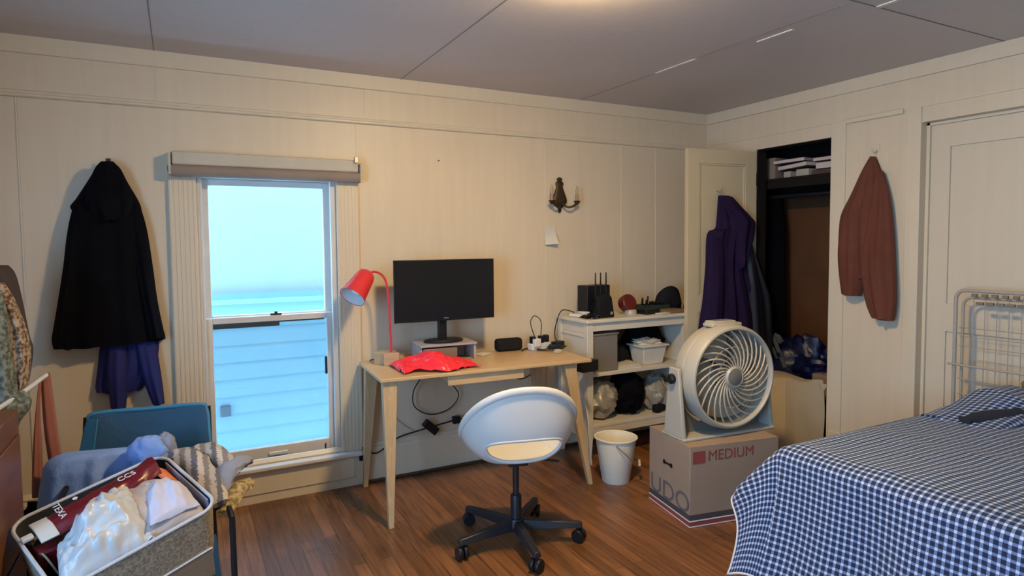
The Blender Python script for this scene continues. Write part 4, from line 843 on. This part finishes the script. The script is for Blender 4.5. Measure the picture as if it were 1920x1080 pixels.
# ================================================================= HANGING CLOTHES
def hang(name, label, cat, key, loc, group=None): return thing(name, label, cat, loc, 0, group)
t = hang('black_coat', 'long black hooded coat hanging left of the window', 'coat', 0, (-.29, 3.6, 1.80))
wpart('coat_body', garment(GARMENTS['coat_body'], .10, (3, .006), plane=3.625, seed=2), 'coat', t)
wpart('hood', garment(GARMENTS['coat_hood'], .05, (2, .008), plane=3.55, seed=3, n=24), 'coat', t)
wpart('sleeve', garment(GARMENTS['coat_sleeve'], .05, (1.5, .006), plane=3.575, seed=4, n=20), 'coat', t)
wpart('sleeve', garment(GARMENTS['coat_sleeve_left'], .045, (1.5, .006), plane=3.58, seed=5, n=20), 'coat', t)
h = thing('coat_hook', 'small dark wall hook holding the black coat', 'hook', (-.29, 3.62, 1.80))
wpart('hook_arm', MB().tube(smooth_path([(-.29, 3.638, 1.80), (-.29, 3.60, 1.785), (-.29, 3.575, 1.80), (-.29, 3.57, 1.815)]), .005, 8), 'brass', h)
wpart('back_plate', MB().box((-.29, 3.637, 1.80), (.02, .006, .045)), 'brass', h, bevel=.002)
t = hang('blue_jacket', 'royal blue jacket with hanging sleeves under the black coat', 'jacket', 0, (-.26, 3.6, 1.14))
wpart('jacket_body', garment(GARMENTS['bj_body'], .05, (4, .008), plane=3.628, seed=6), 'navy', t)
wpart('sleeve', garment(GARMENTS['bj_sl'], .05, (1.5, .005), plane=3.585, seed=7, n=20), 'navy', t)
wpart('sleeve', garment(GARMENTS['bj_sr'], .05, (1.5, .005), plane=3.59, seed=8, n=20), 'navy', t)
t = hang('purple_jacket', 'dark purple hooded jacket hanging on the open closet door', 'jacket', 0, (3.27, 3.15, 1.72))
wpart('jacket_body', garment(GARMENTS['pc_body'], .08, (4, .014), plane=3.175, seed=9), 'purple', t)
wpart('hood', garment(GARMENTS['pc_hood'], .06, (1.5, .01), plane=3.125, seed=10, n=24), 'purple', t)
wpart('sleeve', garment(GARMENTS['pc_sleeve'], .05, (1.5, .006), plane=3.12, seed=11, n=20), 'purple', t)
h = thing('coat_hook', 'small metal hook on the closet door above the purple jacket', 'hook', (3.262, 3.18, 1.73))
wpart('hook_arm', MB().tube(smooth_path([(3.262, 3.195, 1.74), (3.262, 3.165, 1.73), (3.262, 3.15, 1.755)]), .004, 8), 'steel', h)
t = garment(GARMENTS['bk_body'], .05, (2, .012), plane=3.145, seed=12).build('black_jacket', 'bjack', off=(3.5, 3.15, 1.4))
tag(t, 'black nylon jacket hanging behind the purple one by the closet opening', 'jacket')
t = hang('rust_jacket', 'rust brown jacket hanging on the wall right of the closet', 'jacket', 0, (3.58, 2.30, 1.89))
wpart('jacket_body', garment(GARMENTS['rj_body'], .07, (3, .010), side='x', plane=3.598, seed=13), 'rust', t)
wpart('sleeve', garment(GARMENTS['rj_sl'], .055, (1.5, .006), side='x', plane=3.56, seed=14, n=20), 'rust', t)
wpart('sleeve', garment(GARMENTS['rj_sr'], .055, (2, .010), side='x', plane=3.56, seed=15, n=24), 'rust', t)
h = thing('coat_hook', 'white wall hook above the rust brown jacket', 'hook', (3.60, 2.29, 1.91))
wpart('hook_arm', MB().tube(smooth_path([(3.602, 2.29, 1.925), (3.57, 2.29, 1.90), (3.55, 2.29, 1.92)]), .004, 8), 'trim', h)
wpart('back_plate', MB().box((3.602, 2.29, 1.93), (.006, .03, .04)), 'trim', h, bevel=.002)

# ================================================================= CLOTHES RACK AT THE LEFT EDGE
rk = thing('clothes_rack', 'white wire clothes rack loaded with garments at the left edge', 'rack', (-.75, 2.85, 0))
for y in (2.80, 3.0):
    wpart('leg', MB().tube([(-.62, y+.15, .0), (-.66, y, .9), (-.70, y, 1.30)], .007, 8), 'white', rk)
    wpart('leg', MB().tube([(-1.05, y+.05, .0), (-.98, y, .9), (-.95, y, 1.30)], .007, 8), 'white', rk)
wpart('top_bar', MB().tube([(-.70, 2.80, 1.30), (-.70, 3.0, 1.30), (-.95, 3.0, 1.30), (-.95, 2.80, 1.30), (-.70, 2.80, 1.30)], .007, 8), 'white', rk)
wpart('side_arm', MB().tube([(-.72, 2.72, .825), (-.575, 2.72, .84), (-.53, 2.80, .865), (-.475, 3.0, .90)], .009, 10), 'white', rk)
tag(garment(GARMENTS['lr_dark'], .12, (2, .01), plane=3.0, seed=16).build('brown_jacket', 'rack1', off=(-.6, 2.95, 1.3)), 'dark brown jacket hanging at the left edge behind the knits', 'jacket')
tag(garment(GARMENTS['lr_tweed'], .06, (2, .006), plane=2.90, seed=17).build('tweed_cardigan', 'tweed', off=(-.55, 2.88, 1.2)), 'brown tweed knit cardigan hanging at the left edge', 'cardigan')
t = thing('sage_sweater', 'sage green flecked sweater hanging over the rack arm', 'sweater', (-.6, 2.82, 1.2))
wpart('sweater_body', garment(GARMENTS['lr_green'], .07, (2, .008), plane=2.84, seed=18), 'sage', t)
wpart('sleeve', garment(GARMENTS['lr_green2'], .08, (2, .012), plane=2.82, seed=19), 'sage', t)
t = thing('rose_trousers', 'dusty rose trousers hanging in two folds left of the teal chair', 'trousers', (-.48, 3.03, .88))
wpart('trouser_leg', garment(GARMENTS['rose_a'], .03, (1, .004), plane=3.06, seed=20, n=18, topd=1), 'rose', t)
wpart('trouser_leg', garment(GARMENTS['rose_b'], .03, (1, .004), plane=3.02, seed=23, n=18, topd=1), 'rose', t)
t = thing('wooden_chest', 'orange brown wooden chest at the bottom left corner', 'chest', (-.72, 2.42, 0))
MB().bx(-.28, .225, -.25, .2, .0, .86).build('body', 'chest', t, bevel=.006)
MB().bx(.225, .232, -.22, .17, .08, .40).bx(.225, .232, -.22, .17, .44, .78).build('side_panel', 'chest', t, bevel=.003)
t = lump((-.50, 3.00, .17), (.12, .12, .24), .3, 2.5, 40, 30, flat=.17).build('dark_bag', 'coat', off=(-.48, 2.98, 0)); tag(t, 'black bag slumped on the floor under the rose trousers', 'bag')

# ================================================================= TEAL FOLDING CHAIR, BLUE CLOTH, FELT BASKET
t = thing('folding_chair', 'teal nylon folding chair against the wall under the blue jacket', 'chair', (-.13, 2.95, 0))
def tb(u, v):
    # back rest; u across, v down ; rounded corners
    x = -.352+.437*u; z = .715-.42*v
    r = .05
    return Vector((x-(.02*v if u < .5 else -.01*v)*(abs(2*u-1)), 3.06-.10*v+.02*math.sin(PI*u)-.012*math.sin(PI*v), z-.012*u - r*.5*max(0, (abs(2*u-1)-.86)/.14)**2*(1-v)**3))
wpart('backrest', MB().slab(tb, 40, 24, .012), 'teal', t)
e = [(-.395, 2.98, .44), (-.372, 3.02, .58), (-.352, 3.055, .68), (-.325, 3.06, .714), (-.13, 3.068, .708), (.05, 3.06, .704), (.082, 3.055, .68), (.088, 3.02, .58), (.095, 2.98, .44)]
wpart('back_edging', MB().tube(smooth_path(e, 5), .009, 8), 'teal2', t)
wpart('side_panel', MB().slab(lambda u, v: Vector((-.352-.03*v-.035*u*v+.035*(1-u), 3.05-.08*v-.03*(1-u), .70-.26*v)), 10, 12, .006), 'teal2', t)
wpart('seat', MB().slab(lambda u, v: Vector((-.40+.50*u, 2.40+.56*v, .105+.05*abs(2*u-1)-.02*math.sin(PI*v))), 24, 20, .01), 'teal', t)
for pts in ([(-.40, 3.04, .0), (-.36, 3.07, .70)], [(.10, 3.04, .0), (.09, 3.07, .69)], [(-.42, 2.38, .0), (-.42, 2.38, .47), (-.40, 3.0, .50)], [(.135, 2.33, .0), (.132, 2.36, .45), (.10, 3.0, .50)], [(-.41, 2.36, .13), (.12, 2.36, .13)]):
    wpart('frame_tube', MB().tube(pts, .010, 10), 'black', t)
t = thing('blue_cushion', 'periwinkle blue canvas cushion propped behind the felt basket', 'cushion', (-.3, 2.85, .3))
wpart('cover', garment(GARMENTS['peri'], .10, (3, .012), plane=2.93, seed=24, topd=.7), 'peri', t)
wpart('bunched_corner', lump((-.135, 2.80, .60), (.07, .05, .065), .22, 1.4, 77, 36), 'peri', t)
wpart('bunched_corner', lump((-.07, 2.82, .605), (.035, .035, .055), .2, 1.4, 78, 30), 'lining2', t)

# basket: tilted felt bin. Rim corners, then a frame from them
A, B, C3 = Vector((-.495, 2.394, .55)), Vector((-.077, 2.579, .65)), Vector((.09, 2.251, .55))
D3 = A+(C3-B); cen = (A+B+C3+D3)/4; ux = (B-A).normalized(); uy = (A-D3); uy = (uy-ux*uy.dot(ux)).normalized(); un = ux.cross(uy).normalized()
LX, LY, BHt = (B-A).length, (A-D3).length, .29
Rb = Matrix((ux, uy, un)).transposed().to_4x4()
bk = thing('felt_basket', 'grey brown felt storage basket with pale rim, full of things', 'basket', cen-un*BHt)
bk.rotation_euler = Rb.to_euler()
def rr(lx, ly, r, n=8):
    o = []
    for cx, cy, a0 in ((lx/2-r, ly/2-r, 0), (-lx/2+r, ly/2-r, PI/2), (-lx/2+r, -ly/2+r, PI), (lx/2-r, -ly/2+r, 1.5*PI)):
        for i in range(n+1): a = a0+PI/2*i/n; o.append((cx+r*math.cos(a), cy+r*math.sin(a)))
    return o
def band(mb, levels):
    n = len(levels[0][0]); vs = [(x, y, z) for poly, z in levels for x, y in poly]; k = len(levels)
    mb.add(vs, [(i*n+j, i*n+(j+1) % n, (i+1)*n+(j+1) % n, (i+1)*n+j) for i in range(k-1) for j in range(n)]); return n, k
b = MB(); band(b, [(rr(LX-.05, LY-.05, .05), 0), (rr(LX-.02, LY-.02, .055), .12), (rr(LX, LY, .06), BHt), (rr(LX-.012, LY-.012, .055), BHt), (rr(LX-.03, LY-.03, .05), .12), (rr(LX-.06, LY-.06, .045), .006)])
n = 36; b.add([(x, y, 0) for x, y in rr(LX-.05, LY-.05, .05)], [tuple(range(n))[::-1]]); b.add([(x, y, .006) for x, y in rr(LX-.06, LY-.06, .045)], [tuple(range(n))])
b.build('body', 'felt', bk)
b = MB(); band(b, [(rr(LX-.013, LY-.013, .055), BHt-.002), (rr(LX-.026, LY-.026, .052), .15), (rr(LX-.062, LY-.062, .045), .012)]); b.add([(x, y, .012) for x, y in rr(LX-.062, LY-.062, .045)], [tuple(range(n))])
lo = b.build('lining', 'lining', bk)
b = MB(); b.bx(LX/2-.016, LX/2-.012, -LY/2+.05, LY/2-.05, BHt-.085, BHt-.004); b.build('side_lining', 'lining2', bk)
b = MB(); pr_ = [(x, y, BHt) for x, y in rr(LX-.004, LY-.004, .058)]; b.tube(pr_+[pr_[0], pr_[1]], .0055, 8); b.build('rim_tape', 'rim', bk)
b = MB(); b.bx(-.17, .19, -LY/2-.002, -LY/2+.012, .02, .135); b.build('front_pocket', 'feltband', bk, bevel=.002)
b = MB(); b.tube([(-.17, -LY/2-.002, .137), (.19, -LY/2-.002, .137)], .003, 6); b.build('pocket_piping', 'rim', bk)
inv = (Matrix.Translation(cen-un*BHt) @ Rb)
def bp(x, y, z): return inv @ Vector((x, y, z+BHt))        # point in basket axes, z relative to the rim
# white polythene bag lying along the near-left half
g = patch(bp(-.225, -.180, -.03), bp(.03, -.180, -.01), bp(.07, .075, .02), bp(-.17, -.01, -.01), .095, .036, 3.4, 3, .01, 48, 48, up=un)
tag(g.build('white_bag', 'plasticbag', off=bp(-.08, -.06, 0)), 'thin white plastic bag on top of the felt basket', 'bag')
g = patch(bp(-.03, -.175, -.02), bp(.205, -.165, -.04), bp(.20, .06, -.05), bp(.03, .085, .0), .085, .018, 2.2, 8, .012, 44, 44, up=un)
tag(g.build('beige_shirt', 'pinkcloth', off=bp(.08, -.04, 0)), 'pale pink beige shirt bundled at the right in the basket', 'shirt')
g = patch(bp(.03, -.165, .035), bp(.19, -.15, .0), bp(.20, .0, .0), bp(.10, .02, .045), .045, .014, 2.2, 19, .01, 30, 30, up=un)
tag(g.build('lilac_cloth', 'lilac', off=bp(.1, -.08, 0)), 'pale lilac cloth folded over the beige shirt', 'cloth')
# maroon pouch with white end and lettering
mp = thing('maroon_pouch', 'maroon snack pouch with white lettering lying across the basket', 'pouch', bp(.0, .085, .01)); mp.rotation_euler = Rb.to_euler()
x0 = bp(-.03, .09, .0)
def pou(u, v): return Vector((-.15+.32*u, -.05+.10*v-.03*u+.05*u*u, -.012+.035*math.sin(PI*v)**.6*(.5+.5*math.sin(PI*min(1, u+.15)))+.008*noise3(u*8, v*5, 0, 3)+.03*u+.04*math.sin(PI*v)*max(0, u-.6)))
MB().slab(pou, 40, 20, .008).build('pouch', 'maroon', mp)
MB().slab(lambda u, v: Vector((-.195+.048*u, -.060+.105*v, .002+.012*math.sin(PI*v))), 8, 10, .008).build('white_end', 'white', mp, bevel=.002)
MB().box((-.215, -.012, .002), (.03, .022, .012)).build('white_tab', 'white', mp, bevel=.003)
MB().slab(lambda u, v: Vector((.16+.05*u, -.05+.09*v, .02-.05*u)), 6, 6, .006).build('orange_end', 'orange', mp)
Rz = Matrix.Rotation(-PI/2, 4, 'Z')
text('lettering', 'TEXA', .028, 'inkwhite', mp, Matrix.Translation((-.128, .045, .030)) @ Rz @ Matrix.Rotation(.12, 4, 'Y'), .0008)
text('lettering', 'CCS', .030, 'inkwhite', mp, Matrix.Translation((.045, -.014, .049)) @ Matrix.Rotation(.05, 4, 'Z'), .0008)
MB().lathe([(0, 0), (.008, 0), (.008, .001), (0, .001)], 5, Matrix.Translation((-.07, .025, .034))).build('star_print', 'inkwhite', mp)
tag(MB().box(bp(-.175, .04, -.055), (.09, .07, .06), .5).build('dark_case', 'maroon', off=bp(-.175, .04, -.08), bevel=.01), 'dark maroon case low in the left end of the basket', 'case')
tag(MB().tube(smooth_path([bp(-.215, .10, -.09), bp(-.205, .04, -.03), bp(-.20, .0, -.02), bp(-.19, -.05, -.06)]), .003, 6).build('cord', 'cream', off=bp(-.2, .05, -.05)), 'thin pale cord inside the left end of the basket', 'cord')
tag(lump(bp(.12, .10, -.12), (.10, .07, .06), .3, 3, 55, 24).build('dark_sweater', 'lining', off=bp(.12, .10, -.15)), 'dark clothes at the bottom of the basket by its far corner', 'clothes')

# striped knit pile on the chair arm
def roll(name, pts, r, m, label, cat, fl=.6, seed=1):
    P_ = smooth_path(pts, 8); mb = MB(); n = 20; vs = []
    for i, p in enumerate(P_):
        t = (P_[min(i+1, len(P_)-1)]-P_[max(i-1, 0)]).normalized(); x = t.cross(Vector((0, 0, 1))).normalized(); y = x.cross(t)
        f = i/(len(P_)-1); rr_ = r*(.45+.55*math.sin(PI*min(max(f, .06), .97))**.5)
        for j in range(n):
            a = 2*PI*j/n; q = 1+.28*noise3(math.cos(a)*2, math.sin(a)*2, i*.35, seed)
            vs.append(p+x*rr_*math.cos(a)*q+y*rr_*fl*math.sin(a)*q)
    k = len(P_); mb.add(vs, [(i*n+j, i*n+(j+1) % n, (i+1)*n+(j+1) % n, (i+1)*n+j) for i in range(k-1) for j in range(n)]+[tuple(range(n))[::-1], tuple((k-1)*n+j for j in range(n))])
    return tag(mb.build(name, m, off=pts[0]), label, cat)
roll('striped_scarf', [(-.07, 2.72, .585), (-.02, 2.68, .60), (.03, 2.60, .585), (.07, 2.50, .53), (.10, 2.44, .48)], .05, 'stripes', 'grey and cream striped knit scarf draped over the chair arm', 'scarf', .6, 2)
roll('striped_scarf', [(.0, 2.78, .57), (.06, 2.72, .60), (.12, 2.66, .575), (.15, 2.58, .53)], .045, 'stripes', 'pale striped knit scarf end nearest the window sill', 'scarf', .6, 5)
roll('grey_sweater', [(.10, 2.50, .50), (.13, 2.58, .545), (.18, 2.66, .55), (.215, 2.72, .53)], .042, 'lining2', 'slate grey sweater sleeve at the right of the knit pile', 'sweater', .6, 7)
roll('ochre_scarf', [(.11, 2.44, .44), (.15, 2.52, .475), (.19, 2.60, .475), (.215, 2.66, .46)], .034, 'ochre', 'yellow ochre knit scarf under the grey sweater', 'scarf', .7, 9)
roll('dark_scarf', [(.06, 2.46, .46), (.08, 2.55, .50), (.12, 2.62, .51)], .05, 'navycloth_shade', 'dark cloth under the striped scarves on the chair arm', 'cloth', .7, 11)

# ================================================================= BED
BX0, BX1, BY1, BZ = 2.085, 3.45, 1.655, .60; BL = 1.95
bd = thing('bed', 'wide low bed covered by a gingham quilt', 'bed', (2.75, .7, 0))
wpart('mattress', MB().bx(BX0+.03, BX1-.02, BY1-BL, BY1-.03, .32, BZ-.02), 'mattress', bd, bevel=.05, seg=4)
wpart('bed_rail', MB().bx(BX0+.04, BX1-.03, BY1-BL, BY1-.04, .20, .32), 'bedframe', bd, bevel=.01)
for x in (BX0+.08, BX1-.10):
    for y in (BY1-.10, BY1-BL+.05): wpart('leg', MB().frustum((x, y, .20), (x, y, 0), (.06, .06), (.045, .045)), 'bedframe', bd)
HS, HF = .515, .25        # drop on the long side, drop at the foot
def quilt(s, t):
    """s: across from the left top edge (negative hangs down), t: along y past the foot edge (positive hangs down)"""
    a, b = max(0, -s), max(0, t); x = BX0+max(0, s); y = BY1+min(0, t); r = math.hypot(a, b); rc = .045
    if r == 0:
        zz = BZ+.004+.010*noise3(s*3, t*3, 0, 2)+.004*noise3(s*11, t*11, 0, 3)
        edge = min(1, min(s, -t)/.05); return Vector((x, y, zz-.010*(1-edge)**2))
    ph = math.atan2(b, a)
    if r < rc*PI/2: q = r/rc; out = rc*math.sin(q)-.0; dz = rc*(1-math.cos(q))
    else: out = rc; dz = rc+(r-rc*PI/2)
    dn = max(0, r-rc)
    wav = (.020*math.sin(t*9+1.0)+.012*math.sin(t*21))*min(1, dn/.3) if b == 0 else (.016*math.sin(s*10))*min(1, dn/.2)
    cone = math.sin(2*ph)
    fl = .10*dn+wav*(1-cone)+ cone*.30*dn*(1-.5*min(1, dn/.5))+cone*.11*math.exp(-((ph-1.15)/.35)**2)*min(1, dn/.2)+.07*(dn/.5)**3*max(0, math.cos(min(PI/2, (BY1-y)*2.2+b*2)))
    dz = rc*(1-math.cos(min(PI/2, r/rc)))+ (max(0, r-rc*PI/2))*(1-.10*cone)
    # weight of ph: side -> -x, foot -> +y
    d = Vector((-math.cos(ph), math.sin(ph), 0))
    p = Vector((x, y, BZ+.004-.010-dz))+d*(out+fl)
    p.z = max(p.z, .02+.03*math.sin(t*7))
    return p
S0, S1_, T0, T1 = -HS, BX1-BX0, -(BL+.02), HF
nu, nv = 120, 140
me = bpy.data.meshes.new('quilt'); vs = []; uvs = []
for i in range(nu+1):
    for j in range(nv+1):
        s = S0+(S1_-S0)*i/nu; t_ = T0+(T1-T0)*j/nv; vs.append(quilt(s, t_)); uvs.append((s, t_))
fs = [(i*(nv+1)+j, (i+1)*(nv+1)+j, (i+1)*(nv+1)+j+1, i*(nv+1)+j+1) for i in range(nu) for j in range(nv)]
me.from_pydata(vs, [], fs); ul = me.uv_layers.new(name='UVMap')
for lp_ in me.loops: ul.data[lp_.index].uv = uvs[lp_.vertex_index]
me.materials.append(M['ginghamm'])
for p_ in me.polygons: p_.use_smooth = True
q = bpy.data.objects.new('quilt', me); COL.objects.link(q); sm = q.modifiers.new('solid', 'SOLIDIFY'); sm.thickness = .008; sm.offset = -1
tag(q, 'navy and white gingham quilt hanging over the side of the bed', 'quilt')
hp_ = [quilt(S0, T0+(T1-T0)*j/nv) for j in range(nv+1)]+[quilt(S0+(S1_-S0)*i/nu, T1) for i in range(1, 60)]
hm = MB().tube(hp_, .0042, 6).build('hem', 'hem', q)
hm.parent = q
# folded part of the quilt and a dark roll painting its underside shade, by the far right corner
def fold(u, v):
    x = 2.95+.50*u; y = 1.36+.285*v-.06*u*(1-v)
    return Vector((x, y, BZ+.008+.105*(math.sin(PI*v)**.5)*min(1, u*1.6)**1.2+.012*noise3(u*4, v*4, 0, 6)))
mbf = MB().slab(fold, 40, 40, .01)
o = mbf.build('folded_quilt', 'ginghamm', off=(3.2, 1.4, BZ)); ul = o.data.uv_layers.new(name='UVMap')
for lp_ in o.data.loops:
    c = o.data.vertices[lp_.vertex_index].co; ul.data[lp_.index].uv = (c.x*.9+c.z*.6+c.y*.2, c.y+c.z*.3)
tag(o, 'folded back gingham bedding heaped at the far right of the bed', 'quilt')
roll('fold_shade', [(2.96, 1.47, BZ+.018), (3.08, 1.43, BZ+.026), (3.22, 1.385, BZ+.034), (3.36, 1.34, BZ+.038), (3.44, 1.32, BZ+.03)], .042, 'navycloth_shade', 'shaded underside painted as a dark navy roll in front of the folded gingham bedding', 'shade', .7, 61)
tag(lump((3.43, 1.42, .72), (.03, .05, .035), .3, 3, 65, 20).build('green_cushion', 'yellow', off=(3.42, 1.42, .70)), 'small olive green cushion at the far right edge of the bed', 'cushion')

# ================================================================= DRYING RACK (folded, leaning on the recessed door)
dr2 = thing('drying_rack', 'folded white wire drying rack leaning between bed and door', 'drying rack', (3.48, 1.6, 0))
RX_ = 3.53
def fr(y0, y1, z0, z1, x, r=.045):
    pts = [(x, y0, z0), (x, y0, z1-r)]+[(x, y0-r+r*math.cos(a), z1-r+r*math.sin(a)) for a in [PI/2*i/6 for i in range(1, 7)]]
    pts += [(x, y1+r-r*math.sin(a), z1-r+r*math.cos(a)) for a in [PI/2*i/6 for i in range(0, 7)]]+[(x, y1, z0)]; return pts
wpart('outer_frame', MB().tube(fr(1.81, 1.23, .0, 1.137, RX_), .009, 10), 'rackw', dr2)
wpart('inner_frame', MB().tube(fr(1.79, 1.25, .02, 1.10, RX_+.03), .007, 10), 'rackw', dr2)
b = MB()
for y in [1.735-.052*k for k in range(10)]: b.tube([(RX_+.015, y, .30), (RX_+.015, y, 1.10)], .0022, 6)
for z in (.45, .60, .68, .85, .90, .945): b.tube([(RX_+.015, 1.80, z), (RX_+.015, 1.24, z)], .0022, 6)
wpart('wire_grid', b, 'rackw', dr2)
for z in (.755, .40): wpart('cross_bar', MB().tube([(RX_-.012, 1.835, z), (RX_-.012, 1.21, z)], .006, 8), 'rackw', dr2)
b = MB()
for y in [1.735-.045*k for k in range(11)]: wpart('clip', MB().box((RX_, y-.01, 1.115), (.014, .026, .016)), 'rackclip', dr2, bevel=.002)
for y in [1.715-.045*k for k in range(7)]: wpart('clip', MB().box((RX_+.01, y-.01, 1.075), (.014, .034, .014)), 'rackclip', dr2, bevel=.002)

# ================================================================= WALL SCONCE AND PAPER NOTE
sc_ = thing('wall_sconce', 'aged bronze two-candle wall sconce right of the monitor', 'wall lamp', (2.27, D-.02, 1.68))
X = 2.27
pf = [(.0, -.105), (.006, -.10), (.012, -.085), (.009, -.075), (.03, -.055), (.046, -.03), (.043, -.005), (.032, .03), (.024, .055), (.019, .075), (.026, .09), (.022, .10), (.012, .108), (.018, .118), (.012, .13), (.0, .134)]
wpart('back_plate', MB().lathe(pf, 24, Matrix.Translation((X, D-.012, 1.70)) @ Matrix.Diagonal((1.25, .45, 1, 1))), 'brass', sc_)
for s in (-1, 1):
    pts = smooth_path([(X+s*.01, D-.03, 1.655), (X+s*.035, D-.06, 1.632), (X+s*.07, D-.075, 1.64), (X+s*.098, D-.075, 1.662)])
    a_ = wpart('arm', MB().tube(pts, .0075, 10), 'brass', sc_)
    m_ = Matrix.Translation((X+s*.098, D-.075, 1.66))
    wpart('candle_cup', MB().lathe([(0, -.012), (.008, -.01), (.02, .006), (.022, .014), (.014, .016), (0, .016)], 24, m_), 'brass', sc_)
    wpart('candle', MB().lathe([(0, .014), (.0105, .014), (.0105, .058), (0, .058)], 20, m_), 'candle', sc_)
    wpart('bulb', MB().lathe([(0, .058), (.007, .058), (.0105, .075), (.008, .095), (.003, .115), (0, .12)], 20, m_), 'flame', sc_)
def pn(u, v): # sheet curling off the wall at the bottom right
    return Vector((2.155+.085*u, D-.003-.05*(v**2)*(.25+.75*u), 1.505-.118*v-.02*(1-u)*0+.02*v*(1-u)*-.2))
tag(MB().slab(pn, 12, 14, .0012).build('paper_note', 'paper', off=(2.2, D, 1.45)), 'curling white paper note on the wall below the sconce', 'paper')
tag(MB().tube([(1.41, D-.002, 1.90), (1.41, D-.02, 1.90)], .003, 8).build('nail', 'brass', off=(1.41, D, 1.90)), 'small nail in the wall above the monitor', 'nail')
